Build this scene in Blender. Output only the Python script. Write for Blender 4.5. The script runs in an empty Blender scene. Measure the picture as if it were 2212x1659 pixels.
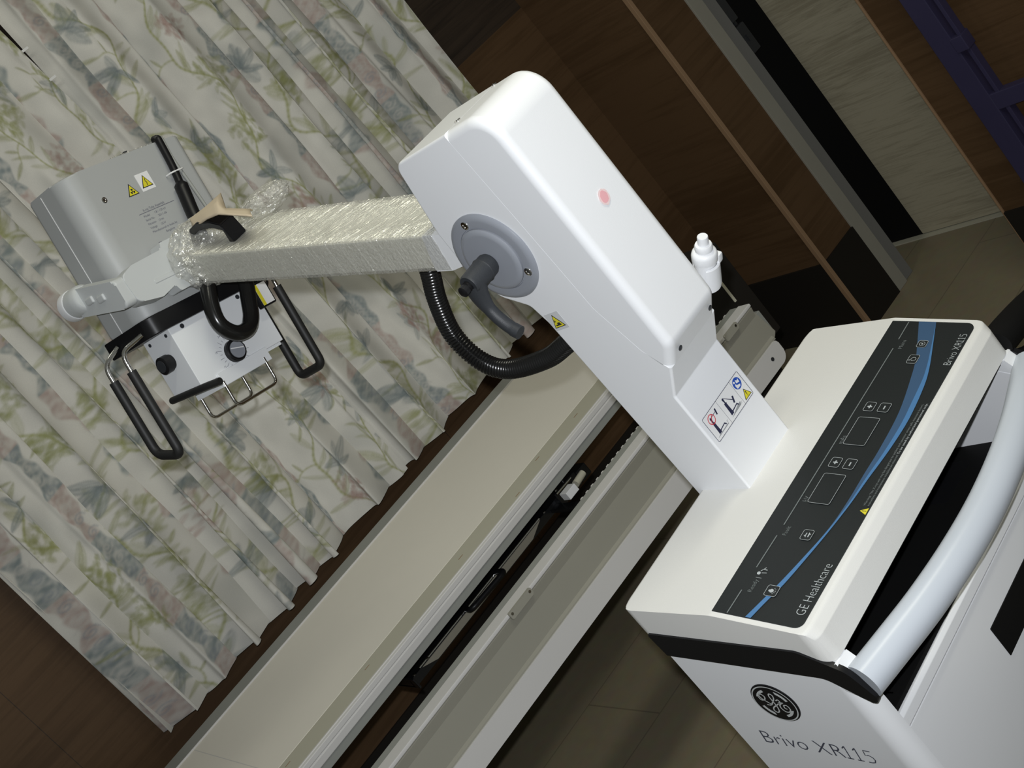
import bpy, bmesh, math, random
import numpy as np
from mathutils import Vector, Matrix

SC = bpy.context.scene
COL = SC.collection
rad = math.radians
random.seed(7)

# ------------------------------------------------------------------ camera
FPX = 2983.4
yaw, pitch, roll = rad(28.70), rad(15.93), rad(-40.66)
fw = Vector((math.sin(yaw)*math.cos(pitch), math.cos(yaw)*math.cos(pitch), -math.sin(pitch)))
rt = Vector((math.cos(yaw), -math.sin(yaw), 0.0))
up = rt.cross(fw)
R = rt*math.cos(roll) + up*math.sin(roll)
U = -rt*math.sin(roll) + up*math.cos(roll)
cam_d = bpy.data.cameras.new('camera')
cam = bpy.data.objects.new('camera', cam_d); COL.objects.link(cam)
CAM = Vector((0, 0, 1.70))
m = Matrix.Identity(4)
for i in range(3):
    m[i][0] = R[i]; m[i][1] = U[i]; m[i][2] = -fw[i]; m[i][3] = CAM[i]
cam.matrix_world = m
cam_d.sensor_width = 36.0; cam_d.sensor_fit = 'HORIZONTAL'
cam_d.lens = FPX/2212*36.0
cam_d.clip_start = 0.01
SC.camera = cam

# ------------------------------------------------------------------ world, lights, exposure
W = bpy.data.worlds.new('room_air'); SC.world = W; W.use_nodes = True
bg = W.node_tree.nodes['Background']
bg.inputs[0].default_value = (0.97, 1.0, 0.88, 1); bg.inputs[1].default_value = 0.112

def area(name, loc, target, size, power, color):
    d = bpy.data.lights.new(name, 'AREA'); d.shape = 'RECTANGLE'
    d.size, d.size_y = size; d.energy = power; d.color = color
    o = bpy.data.objects.new(name, d); COL.objects.link(o)
    o.location = loc
    o.rotation_euler = (Vector(target)-Vector(loc)).to_track_quat('-Z', 'Y').to_euler()
    return o
# the flash of the hand-held camera, a few centimetres above and beside its lens
fl = CAM + U*0.050 - R*0.030
fd = bpy.data.lights.new('camera_flash', 'SPOT'); fd.energy = 104.0; fd.color = (0.93, 0.96, 1.0)
fd.spot_size = rad(80); fd.spot_blend = 1.0; fd.shadow_soft_size = 0.011
fo = bpy.data.objects.new('camera_flash', fd); COL.objects.link(fo); fo.location = fl
fo.rotation_euler = (fw + R*0.02).to_track_quat('-Z', 'Y').to_euler()
# fluorescent ceiling tube of the room, then an added fill lamp over the table
area('overhead_light', (1.35, 0.75, 2.72), (1.25, 1.3, 0.9), (1.2, 0.14), 13.5, (1.0, 0.98, 0.82))
area('overhead_light', (1.1, 2.45, 2.72), (1.1, 2.45, 0), (1.2, 0.14), 3.3, (1.0, 0.98, 0.86))  # extra unseen lamp, added to brighten the tabletop below it
vs = SC.view_settings
SC.display_settings.display_device = 'sRGB'
vs.view_transform = 'Standard'; vs.look = 'None'; vs.exposure = 0.0; vs.gamma = 1.0
vs.use_curve_mapping = False

# ------------------------------------------------------------------ materials
def srgb(r, g, b):
    f = lambda c: (c/255/12.92) if c/255 <= 0.04045 else ((c/255+0.055)/1.055)**2.4
    return (f(r), f(g), f(b), 1)

class Mat:
    def __init__(s, name):
        s.m = bpy.data.materials.new(name); s.m.use_nodes = True
        s.nt = s.m.node_tree; s.b = s.nt.nodes['Principled BSDF']
    def n(s, t, **kw):
        x = s.nt.nodes.new(t)
        for k, v in kw.items():
            if k in ('op',): x.operation = v
            elif k in x.inputs.keys(): x.inputs[k].default_value = v
            else: setattr(x, k, v)
        return x
    def l(s, a, b): s.nt.links.new(a, b)

def mat(name, col, rough=0.5, metal=0.0, bump=0.0, bscale=400, coat=0.0, var=0.04, spec=0.5):
    """procedural paint, plastic or metal: slightly mottled colour with fine grain bump"""
    M = Mat(name)
    tc = M.n('ShaderNodeTexCoord')
    ns = M.n('ShaderNodeTexNoise'); ns.inputs['Scale'].default_value = 9; ns.inputs['Detail'].default_value = 3
    M.l(tc.outputs['Object'], ns.inputs['Vector'])
    mx = M.n('ShaderNodeMix'); mx.data_type = 'RGBA'
    mx.inputs['A'].default_value = tuple(c*(1-var) for c in col[:3])+(1,)
    mx.inputs['B'].default_value = tuple(min(1, c*(1+var)) for c in col[:3])+(1,)
    M.l(ns.outputs['Fac'], mx.inputs['Factor']); M.l(mx.outputs['Result'], M.b.inputs['Base Color'])
    M.b.inputs['Roughness'].default_value = rough; M.b.inputs['Metallic'].default_value = metal
    M.b.inputs['Coat Weight'].default_value = coat
    M.b.inputs['Specular IOR Level'].default_value = spec
    if bump:
        n2 = M.n('ShaderNodeTexNoise'); n2.inputs['Scale'].default_value = bscale; n2.inputs['Detail'].default_value = 2
        M.l(tc.outputs['Object'], n2.inputs['Vector'])
        bp = M.n('ShaderNodeBump'); bp.inputs['Strength'].default_value = bump; bp.inputs['Distance'].default_value = 0.001
        M.l(n2.outputs['Fac'], bp.inputs['Height']); M.l(bp.outputs['Normal'], M.b.inputs['Normal'])
    return M.m

def wood(name, dark, light, axis_scale=(1.2, 1.2, 26), rough=0.45, bumps=0.15):
    M = Mat(name); tc = M.n('ShaderNodeTexCoord'); mp = M.n('ShaderNodeMapping')
    mp.inputs['Scale'].default_value = axis_scale
    M.l(tc.outputs['Object'], mp.inputs['Vector'])
    ns = M.n('ShaderNodeTexNoise'); ns.inputs['Scale'].default_value = 2.2; ns.inputs['Detail'].default_value = 9
    ns.inputs['Roughness'].default_value = 0.62; ns.inputs['Distortion'].default_value = 0.7
    M.l(mp.outputs['Vector'], ns.inputs['Vector'])
    big = M.n('ShaderNodeTexNoise'); big.inputs['Scale'].default_value = 1.1; big.inputs['Detail'].default_value = 3
    mp2 = M.n('ShaderNodeMapping'); mp2.inputs['Scale'].default_value = (1, 1, 5)
    M.l(tc.outputs['Object'], mp2.inputs['Vector']); M.l(mp2.outputs['Vector'], big.inputs['Vector'])
    ad = M.n('ShaderNodeMath', op='ADD'); M.l(ns.outputs['Fac'], ad.inputs[0]); M.l(big.outputs['Fac'], ad.inputs[1])
    rp = M.n('ShaderNodeValToRGB'); rp.color_ramp.elements[0].position = 0.75; rp.color_ramp.elements[1].position = 1.25
    rp.color_ramp.elements[0].color = dark; rp.color_ramp.elements[1].color = light
    rp.color_ramp.elements[1].position = 1.0
    ml = M.n('ShaderNodeMath', op='MULTIPLY_ADD'); ml.inputs[1].default_value = 1.0; ml.inputs[2].default_value = -0.1
    M.l(ad.outputs[0], ml.inputs[0]); M.l(ml.outputs[0], rp.inputs['Fac'])
    M.l(rp.outputs['Color'], M.b.inputs['Base Color']); M.b.inputs['Roughness'].default_value = rough
    M.b.inputs['Specular IOR Level'].default_value = 0.25
    bp = M.n('ShaderNodeBump'); bp.inputs['Strength'].default_value = bumps; bp.inputs['Distance'].default_value = 0.002
    M.l(ns.outputs['Fac'], bp.inputs['Height']); M.l(bp.outputs['Normal'], M.b.inputs['Normal'])
    return M.m

MT = dict(
 shell = mat('white_shell_plastic', (0.80, 0.81, 0.83, 1), 0.42, bump=0.10, bscale=1500, var=0.01),
 top = mat('cream_console_plastic', (0.72, 0.715, 0.69, 1), 0.5, bump=0.18, bscale=1300, var=0.01),
 tube = mat('pale_blue_grey_handle', (0.56, 0.60, 0.66, 1), 0.32, var=0.01),
 colli = mat('white_painted_metal', (0.80, 0.82, 0.84, 1), 0.45, bump=0.05, bscale=900, var=0.01),
 yokep = mat('pale_cast_aluminium_paint', (0.55, 0.57, 0.57, 1), 0.45, var=0.01),
 head = mat('grey_white_painted_metal', (0.40, 0.41, 0.405, 1), 0.45, bump=0.05, bscale=900, var=0.01),
 boom = mat('cream_painted_steel', (0.76, 0.75, 0.67, 1), 0.5, var=0.03),
 black = mat('black_plastic', (0.008, 0.008, 0.009, 1), 0.4, spec=0.3),
 blackm = mat('matt_black_lining', (0.006, 0.006, 0.006, 1), 0.7, spec=0.15),
 lever = mat('dark_grey_lever_plastic', (0.028, 0.031, 0.036, 1), 0.5, bump=0.3, bscale=1200),
 grip = mat('black_rubber_grip', (0.014, 0.014, 0.014, 1), 0.55),
 hose = mat('black_corrugated_plastic', (0.010, 0.010, 0.010, 1), 0.22),
 disc = mat('blue_grey_plastic', (0.27, 0.285, 0.32, 1), 0.28, var=0.01),
 steel = mat('brushed_steel', (0.55, 0.54, 0.52, 1), 0.25, metal=1.0),
 latchsteel = mat('dull_zinc_plate', (0.34, 0.32, 0.26, 1), 0.4, metal=0.2),
 chrome = mat('chrome', (0.75, 0.74, 0.72, 1), 0.12, metal=1.0),
 darksteel = mat('dark_oiled_steel', (0.05, 0.052, 0.055, 1), 0.25, metal=0.8),
 board = mat('cream_laminate', (0.85, 0.815, 0.735, 1), 0.55, var=0.02),
 boardedge = mat('beige_edge_lipping', (0.52, 0.505, 0.41, 1), 0.5, var=0.02),
 apron = mat('beige_painted_apron', (0.33, 0.32, 0.27, 1), 0.5, var=0.02),
 rail = mat('pale_aluminium_rail', (0.66, 0.65, 0.64, 1), 0.38, var=0.02),
 raillip = mat('grey_aluminium_lip', (0.30, 0.31, 0.29, 1), 0.5, var=0.02),
 panel = mat('black_membrane_panel', (0.010, 0.013, 0.014, 1), 0.5, bump=0.2, bscale=1600, spec=0.35),
 ink = mat('panel_white_print', (0.42, 0.45, 0.46, 1), 0.6),
 inkd = mat('panel_grey_print', (0.16, 0.18, 0.18, 1), 0.6),
 blue1 = mat('panel_dark_blue_print', (0.035, 0.085, 0.17, 1), 0.5),
 blue2 = mat('panel_light_blue_print', (0.06, 0.18, 0.38, 1), 0.5),
 navy = mat('label_navy_print', (0.02, 0.022, 0.06, 1), 0.6),
 labelw = mat('label_white_film', (0.80, 0.80, 0.80, 1), 0.4),
 clear = mat('label_clear_film', (0.60, 0.61, 0.62, 1), 0.3),
 grey = mat('label_grey_print', (0.30, 0.31, 0.32, 1), 0.6),
 yellow = mat('label_yellow_print', (0.70, 0.62, 0.03, 1), 0.5),
 red = mat('label_red_print', (0.60, 0.03, 0.05, 1), 0.5),
 blue3 = mat('label_blue_print', (0.02, 0.08, 0.42, 1), 0.5),
 inkk = mat('black_print', (0.02, 0.02, 0.025, 1), 0.5),
 textgrey = mat('grey_print', (0.06, 0.065, 0.09, 1), 0.6),
 textlight = mat('faded_grey_print', (0.15, 0.15, 0.18, 1), 0.6),
 stain = mat('pink_stain', (0.80, 0.42, 0.45, 1), 0.6, var=0.2),
 stain2 = mat('pale_pink_stain', (0.80, 0.62, 0.62, 1), 0.6, var=0.1),
 skirt = mat('black_skirting_laminate', (0.016, 0.014, 0.012, 1), 0.5, spec=0.2),
 jamb = mat('grey_cream_door_frame', (0.30, 0.29, 0.25, 1), 0.5, var=0.04),
 jamb2 = mat('grey_door_frame', (0.185, 0.185, 0.18, 1), 0.5, var=0.04),
 strip = mat('tan_corner_trim', (0.30, 0.19, 0.11, 1), 0.5, var=0.08),
 blueframe = mat('dark_violet_blue_paint', (0.036, 0.032, 0.078, 1), 0.45, var=0.1),
 cardboard = mat('tan_foam_sheet', (0.60, 0.50, 0.36, 1), 0.8, var=0.05),
 wheel = mat('cream_rubber_wheel', (0.62, 0.62, 0.52, 1), 0.4),
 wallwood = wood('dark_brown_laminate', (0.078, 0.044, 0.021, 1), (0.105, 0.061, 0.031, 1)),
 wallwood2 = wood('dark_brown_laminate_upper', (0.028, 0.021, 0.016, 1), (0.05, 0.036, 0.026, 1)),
 doorwood = wood('light_oak_laminate', (0.34, 0.305, 0.22, 1), (0.47, 0.43, 0.32, 1), (3.0, 3.0, 60)),
)

def floor_mat():
    M = Mat('grey_brown_floor_tile'); tc = M.n('ShaderNodeTexCoord')
    mp = M.n('ShaderNodeMapping'); mp.inputs['Rotation'].default_value = (0, 0, 0)
    M.l(tc.outputs['Object'], mp.inputs['Vector'])
    br = M.n('ShaderNodeTexBrick'); br.offset = 0.5
    br.inputs['Scale'].default_value = 1.0; br.inputs['Brick Width'].default_value = 1.2; br.inputs['Row Height'].default_value = 0.30
    br.inputs['Mortar Size'].default_value = 0.0022
    br.inputs['Color1'].default_value = (0.30, 0.26, 0.175, 1); br.inputs['Color2'].default_value = (0.29, 0.25, 0.168, 1)
    br.inputs['Mortar'].default_value = (0.215, 0.18, 0.125, 1)
    M.l(mp.outputs['Vector'], br.inputs['Vector'])
    ns = M.n('ShaderNodeTexNoise'); ns.inputs['Scale'].default_value = 30; ns.inputs['Detail'].default_value = 5
    M.l(tc.outputs['Object'], ns.inputs['Vector'])
    mx = M.n('ShaderNodeMix'); mx.data_type = 'RGBA'; mx.blend_type = 'MULTIPLY'; mx.inputs['Factor'].default_value = 0.25
    M.l(br.outputs['Color'], mx.inputs['A']); M.l(ns.outputs['Color'], mx.inputs['B'])
    M.l(mx.outputs['Result'], M.b.inputs['Base Color']); M.b.inputs['Roughness'].default_value = 0.45
    M.b.inputs['Specular IOR Level'].default_value = 0.3
    return M.m
MT['floor'] = floor_mat()

def fabric_mat():
    M = Mat('printed_curtain_cotton')
    at = M.n('ShaderNodeAttribute', attribute_name='print')
    tc = M.n('ShaderNodeTexCoord')
    ns = M.n('ShaderNodeTexNoise'); ns.inputs['Scale'].default_value = 700; ns.inputs['Detail'].default_value = 2
    M.l(tc.outputs['Object'], ns.inputs['Vector'])
    mx = M.n('ShaderNodeMix'); mx.data_type = 'RGBA'; mx.blend_type = 'MULTIPLY'; mx.inputs['Factor'].default_value = 0.18
    M.l(at.outputs['Color'], mx.inputs['A']); M.l(ns.outputs['Fac'], mx.inputs['B'])
    M.l(mx.outputs['Result'], M.b.inputs['Base Color'])
    M.b.inputs['Roughness'].default_value = 0.85; M.b.inputs['Specular IOR Level'].default_value = 0.1
    return M.m
MT['fabric'] = fabric_mat()

def film_mat(name, stretch, streak, scale, gloss):
    """clear stretch film: mostly see-through, glossy and creased"""
    M = Mat(name); nt = M.nt
    out = [n for n in nt.nodes if n.type == 'OUTPUT_MATERIAL'][0]
    tc = M.n('ShaderNodeTexCoord'); mp = M.n('ShaderNodeMapping'); mp.inputs['Rotation'].default_value = (0, 0, rad(25))
    mp2 = M.n('ShaderNodeMapping'); mp2.inputs['Scale'].default_value = stretch
    M.l(tc.outputs['Object'], mp.inputs['Vector']); M.l(mp.outputs['Vector'], mp2.inputs['Vector'])
    ns = M.n('ShaderNodeTexNoise'); ns.inputs['Scale'].default_value = scale; ns.inputs['Detail'].default_value = 4; ns.inputs['Distortion'].default_value = 0.6
    M.l(mp2.outputs['Vector'], ns.inputs['Vector'])
    bp = M.n('ShaderNodeBump'); bp.inputs['Strength'].default_value = 1.0; bp.inputs['Distance'].default_value = streak
    M.l(ns.outputs['Fac'], bp.inputs['Height'])
    gl = M.n('ShaderNodeBsdfGlossy'); gl.inputs['Roughness'].default_value = 0.2; gl.inputs['Color'].default_value = (1.0, 1.0, 0.92, 1)
    M.l(bp.outputs['Normal'], gl.inputs['Normal'])
    df = M.n('ShaderNodeBsdfDiffuse'); df.inputs['Color'].default_value = (0.80, 0.79, 0.74, 1)
    M.l(bp.outputs['Normal'], df.inputs['Normal'])
    tr = M.n('ShaderNodeBsdfTransparent')
    m1 = M.n('ShaderNodeMixShader'); m1.inputs[0].default_value = 0.28
    M.l(tr.outputs[0], m1.inputs[1]); M.l(df.outputs[0], m1.inputs[2])
    m2 = M.n('ShaderNodeMixShader'); m2.inputs[0].default_value = gloss
    M.l(m1.outputs[0], m2.inputs[1]); M.l(gl.outputs[0], m2.inputs[2])
    M.l(m2.outputs[0], out.inputs['Surface'])
    return M.m
MT['film'] = film_mat('creased_stretch_film', (1.2, 14.0, 14.0), 0.004, 12, 0.24)
MT['film2'] = film_mat('crumpled_stretch_film', (1.0, 1.0, 1.6), 0.02, 30, 0.16)

# ------------------------------------------------------------------ mesh helpers
IDM = Matrix.Identity(4)
def link(name, bm, mt, parent=None, T=None, smooth=40, recalc=True):
    if T is not None: bmesh.ops.transform(bm, matrix=T, verts=bm.verts)
    if recalc: bmesh.ops.recalc_face_normals(bm, faces=bm.faces)
    me = bpy.data.meshes.new(name); bm.to_mesh(me); bm.free()
    if smooth:
        for p in me.polygons: p.use_smooth = True
        me.set_sharp_from_angle(angle=rad(smooth))
    me.materials.append(mt)
    o = bpy.data.objects.new(name, me); COL.objects.link(o)
    if smooth and len(me.polygons) > 6:
        wn = o.modifiers.new('even_shading', 'WEIGHTED_NORMAL'); wn.keep_sharp = True; wn.weight = 80
    if parent is not None: o.parent = parent
    return o
def thing(name, label, cat, loc=(0, 0, 0), rz=0, group=None):
    o = bpy.data.objects.new(name, None); COL.objects.link(o); o.empty_display_size = 0.1
    o.location = loc; o.rotation_euler = (0, 0, rz); o['label'] = label; o['category'] = cat
    if group: o['group'] = group
    return o
def tag(o, label, cat, group=None):
    o['label'] = label; o['category'] = cat
    if group: o['group'] = group
    return o
def struct(o): o['kind'] = 'structure'; return o
def NB(): return bmesh.new()

def box(bm, x0, x1, y0, y1, z0, z1, bev=0.0, seg=2):
    b2 = bmesh.new() if bev else bm
    vs_ = [b2.verts.new(p) for p in ((x0,y0,z0),(x1,y0,z0),(x1,y1,z0),(x0,y1,z0),(x0,y0,z1),(x1,y0,z1),(x1,y1,z1),(x0,y1,z1))]
    for f in ((0,3,2,1),(4,5,6,7),(0,1,5,4),(1,2,6,5),(2,3,7,6),(3,0,4,7)): b2.faces.new([vs_[i] for i in f])
    if bev:
        bmesh.ops.bevel(b2, geom=list(b2.edges), offset=bev, segments=seg, profile=0.5, affect='EDGES')
        merge(bm, b2)
    return bm
def merge(bm, b2, T=None):
    if T is not None: bmesh.ops.transform(b2, matrix=T, verts=b2.verts)
    me = bpy.data.meshes.new('tmp'); b2.to_mesh(me); b2.free(); bm.from_mesh(me); bpy.data.meshes.remove(me)
def rounded(pts, default=0.0, n=6):
    """polygon with rounded corners; pts = (a, b[, radius])"""
    out = []; k = len(pts)
    for i, p in enumerate(pts):
        r = p[2] if len(p) > 2 else default
        P = Vector(p[:2])
        if r <= 0: out.append(P); continue
        A = Vector(pts[i-1][:2]) - P; B = Vector(pts[(i+1) % k][:2]) - P
        la, lb = A.length, B.length; A /= la; B /= lb
        ang = A.angle(B)
        d = min(r/math.tan(ang/2), la*0.49, lb*0.49); rr = d*math.tan(ang/2)
        c = P + (A+B).normalized()*(rr/math.sin(ang/2))
        s = P + A*d; e = P + B*d
        a0 = math.atan2(s.y-c.y, s.x-c.x); a1 = math.atan2(e.y-c.y, e.x-c.x)
        da = (a1-a0+math.pi) % (2*math.pi) - math.pi
        for j in range(n+1):
            t = a0+da*j/n; out.append(Vector((c.x+rr*math.cos(t), c.y+rr*math.sin(t))))
    return out
def prism(bm, pts, lo, hi, axis='x', bev=0.0, seg=3, bev_test=None):
    """extrude polygon along an axis; pts are (b, c) in the remaining two axes in order"""
    b2 = bmesh.new()
    def mk(p, h):
        if axis == 'x': return (h, p[0], p[1])
        if axis == 'y': return (p[0], h, p[1])
        return (p[0], p[1], h)
    A = [b2.verts.new(mk(p, lo)) for p in pts]; B = [b2.verts.new(mk(p, hi)) for p in pts]
    n = len(pts)
    fa = b2.faces.new(A); fb = b2.faces.new(B[::-1])
    for i in range(n): b2.faces.new((A[i], B[i], B[(i+1) % n], A[(i+1) % n]))
    if bev:
        es = set()
        for f in (fa, fb):
            for e in f.edges: es.add(e)
        if bev_test: es = {e for e in b2.edges if bev_test(e)}
        bmesh.ops.bevel(b2, geom=list(es), offset=bev, segments=seg, profile=0.5, affect='EDGES', clamp_overlap=True)
    merge(bm, b2); return bm
def loft_prism(bm, pts, rad_, lo, hi, seg=6):
    """extrude a (y, z) outline along x with rounded long edges; rad_ = edge radius at every outline point"""
    n = len(pts); P = [Vector(p) for p in pts]
    area_ = sum(P[i].x*P[(i+1) % n].y-P[(i+1) % n].x*P[i].y for i in range(n))
    sg = 1 if area_ > 0 else -1; off = []
    for i in range(n):
        def inn(a, b): d = (b-a).normalized(); return Vector((-d.y, d.x))*sg
        A_, B_ = P[i-1], P[(i+1) % n]
        if rad_[i] <= 0: off.append(Vector((0, 0))); continue
        n1, n2 = inn(A_, P[i]), inn(P[i], B_)
        if rad_[i-1] <= 0: v = n2
        elif rad_[(i+1) % n] <= 0: v = n1
        else: v = (n1+n2).normalized()
        off.append(v*rad_[i])
    rm = max(rad_); rings = []
    for k in range(seg+1):
        t = math.pi/2*k/seg; rings.append((lo+rm*(1-math.sin(t)), 1-math.cos(t)))
    rings = [(lo+rm*(1-math.cos(math.pi/2*k/seg)), 1-math.sin(math.pi/2*k/seg)) for k in range(seg+1)]
    rings = rings+[(hi-(x-lo), o) for x, o in rings[::-1]]
    V = [[bm.verts.new((x, (P[i]+off[i]*o).x, (P[i]+off[i]*o).y)) for i in range(n)] for x, o in rings]
    for a, b in zip(V[:-1], V[1:]):
        for i in range(n): bm.faces.new((a[i], b[i], b[(i+1) % n], a[(i+1) % n]))
    bm.faces.new(V[0][::-1]); bm.faces.new(V[-1]); return bm
def frames(P, closed=False):
    n = len(P); T = []
    for i in range(n):
        a = P[(i-1) % n] if (closed or i > 0) else P[i]; b = P[(i+1) % n] if (closed or i < n-1) else P[i]
        T.append((b-a).normalized())
    ref = Vector((0, 0, 1)) if abs(T[0].z) < 0.9 else Vector((1, 0, 0))
    nrm = (ref - T[0]*ref.dot(T[0])).normalized(); out = []
    for t in T:
        nrm = (nrm - t*nrm.dot(t)).normalized(); out.append((nrm, t.cross(nrm)))
    return out
def tube(bm, P, r, seg=14, caps=True, rfun=None, flat=1.0):
    P = [Vector(p) for p in P]; fr = frames(P); rings = []
    for i, (p, (a, b)) in enumerate(zip(P, fr)):
        rr = rfun(i) if rfun else r
        rings.append([bm.verts.new(p + (a*math.cos(2*math.pi*k/seg)*flat + b*math.sin(2*math.pi*k/seg))*rr) for k in range(seg)])
    for i in range(len(rings)-1):
        for k in range(seg):
            bm.faces.new((rings[i][k], rings[i][(k+1) % seg], rings[i+1][(k+1) % seg], rings[i+1][k]))
    if caps: bm.faces.new(rings[0][::-1]); bm.faces.new(rings[-1])
    return bm
def catmull(P, n=10):
    P = [Vector(p) for p in P]; Q = [P[0]*2-P[1]]+P+[P[-1]*2-P[-2]]; out = []
    for i in range(1, len(Q)-2):
        for j in range(n):
            t = j/n; a, b, c, d = Q[i-1], Q[i], Q[i+1], Q[i+2]
            out.append(0.5*((2*b)+(-a+c)*t+(2*a-5*b+4*c-d)*t*t+(-a+3*b-3*c+d)*t**3))
    out.append(P[-1]); return out
def fillet(P, r, n=6):
    """3D polyline with rounded corners"""
    P = [Vector(p) for p in P]; out = [P[0]]
    for i in range(1, len(P)-1):
        A = (P[i-1]-P[i]); B = (P[i+1]-P[i]); d = min(r, A.length*0.48, B.length*0.48)
        a = P[i]+A.normalized()*d; b = P[i]+B.normalized()*d
        for j in range(n+1):
            t = j/n; out.append(a*(1-t)**2+P[i]*2*t*(1-t)+b*t*t)
    out.append(P[-1]); return out
def lathe(bm, prof, c, axis, seg=32):
    """prof = (radius, height) along axis from c"""
    ax = Vector(axis).normalized(); ref = Vector((0, 0, 1)) if abs(ax.z) < 0.9 else Vector((1, 0, 0))
    a = (ref-ax*ref.dot(ax)).normalized(); b = ax.cross(a); c = Vector(c); rings = []
    for r, h in prof:
        rings.append([bm.verts.new(c+ax*h+(a*math.cos(2*math.pi*k/seg)+b*math.sin(2*math.pi*k/seg))*max(r, 1e-5)) for k in range(seg)])
    for i in range(len(rings)-1):
        for k in range(seg):
            bm.faces.new((rings[i][k], rings[i][(k+1) % seg], rings[i+1][(k+1) % seg], rings[i+1][k]))
    bm.faces.new(rings[0][::-1]); bm.faces.new(rings[-1]); return bm

class Sheet:
    """flat printing on a plane: o + a*ex + b*ey, raised h along the normal; solid, t thick"""
    def __init__(s, o, ex, ey, h=0.0004, t=0.0003):
        s.o = Vector(o); s.ex = Vector(ex).normalized(); s.ey = Vector(ey).normalized()
        s.n = s.ex.cross(s.ey).normalized(); s.h = h; s.t = t
    def P(s, a, b, k=1.0): return s.o+s.ex*a+s.ey*b+s.n*s.h*k
    def poly(s, bm, pts, k=1.0):
        v = [bm.verts.new(s.P(a, b, k)) for a, b in pts]; w = [bm.verts.new(s.P(a, b, k)-s.n*s.t) for a, b in pts]
        n = len(pts); bm.faces.new(v); bm.faces.new(w[::-1])
        for i in range(n): bm.faces.new((v[i], w[i], w[(i+1) % n], v[(i+1) % n]))
    def line(s, bm, pts, w, closed=False, k=1.0):
        n = len(pts); pts = [Vector(p) for p in pts]
        L_, R_ = [], []
        for i in range(n):
            a = pts[(i-1) % n] if (closed or i > 0) else pts[i]; b = pts[(i+1) % n] if (closed or i < n-1) else pts[i]
            d = (b-a); d = d.normalized() if d.length > 0 else Vector((1, 0)); q = Vector((-d.y, d.x))*w/2
            L_.append(bm.verts.new(s.P(*(pts[i]+q), k))); R_.append(bm.verts.new(s.P(*(pts[i]-q), k)))
        for i in range(n if closed else n-1):
            j = (i+1) % n; bm.faces.new((L_[i], R_[i], R_[j], L_[j]))
    def rect(s, bm, a0, b0, a1, b1, r=0.0, k=1.0):
        s.poly(bm, rounded([(a0, b0, r), (a1, b0, r), (a1, b1, r), (a0, b1, r)]), k)
    def frame(s, bm, a0, b0, a1, b1, r, w, k=1.0):
        s.line(bm, rounded([(a0, b0, r), (a1, b0, r), (a1, b1, r), (a0, b1, r)]), w, True, k)
    def disc(s, bm, a, b, r, n=24, k=1.0, ry=None):
        s.poly(bm, [(a+r*math.cos(2*math.pi*i/n), b+(ry or r)*math.sin(2*math.pi*i/n)) for i in range(n)], k)
    def ring(s, bm, a, b, r, w, n=28, k=1.0):
        s.line(bm, [(a+r*math.cos(2*math.pi*i/n), b+r*math.sin(2*math.pi*i/n)) for i in range(n)], w, True, k)
    def text(s, bm, txt, a, b, size, width=None, k=1.0, off=0.0, align='LEFT'):
        cu = bpy.data.curves.new('txt', 'FONT'); cu.body = txt; cu.size = 1.0; cu.align_x = align; cu.offset = off; cu.resolution_u = 3
        ob = bpy.data.objects.new('txt', cu); COL.objects.link(ob)
        dg = bpy.context.evaluated_depsgraph_get(); dg.update()
        me = bpy.data.meshes.new_from_object(ob.evaluated_get(dg))
        xs = [v.co.x for v in me.vertices]; sx = size
        if width and xs: sx = width/(max(xs)-min(xs))
        for v in me.vertices: v.co = s.P(a+v.co.x*sx, b+v.co.y*size, k)
        bm.from_mesh(me); bpy.data.meshes.remove(me); bpy.data.objects.remove(ob); bpy.data.curves.remove(cu)
def product_name(s, bm, a, b, h, width, k, w, off=-0.012):
    s.text(bm, 'Brivo XR', a, b, h, width*0.705, k, off)
    ch = h*0.69; x = a+width*0.755; dw = width*0.055
    for i in (0, 1):
        s.line(bm, [(x-dw*0.45, b+ch*0.80), (x, b+ch)], w, k=k); s.line(bm, [(x, b+ch), (x, b)], w, k=k); s.line(bm, [(x-dw*0.5, b+w/2), (x+dw*0.5, b+w/2)], w, k=k); x += width*0.085
    x -= dw*0.3
    pts = [(x+dw, b+ch-w/2), (x, b+ch-w/2), (x-dw*0.05, b+ch*0.58), (x+dw*0.45, b+ch*0.63), (x+dw*0.95, b+ch*0.50), (x+dw*1.1, b+ch*0.30), (x+dw*0.9, b+ch*0.10), (x+dw*0.4, b+w/2), (x-dw*0.1, b+ch*0.05)]
    s.line(bm, pts, w, k=k)
def screw_head(bm, c, n, r=0.0035, h=0.0015):
    lathe(bm, [(r*1.0, 0), (r, h*0.6), (r*0.8, h), (r*0.35, h), (r*0.3, h*0.3)], c, n, 14)

# ================================================================== ROOM
bm = NB(); box(bm, -2.2, 3.9, -1.0, 3.9, -0.06, 0.0); struct(link('floor', bm, MT['floor'], smooth=0))
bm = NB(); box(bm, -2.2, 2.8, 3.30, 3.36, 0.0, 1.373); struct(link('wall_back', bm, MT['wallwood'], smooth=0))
bm = NB(); box(bm, -2.2, 2.8, 3.30, 3.36, 1.373, 2.7); struct(link('wall_back_upper', bm, MT['wallwood2'], smooth=0))
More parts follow.
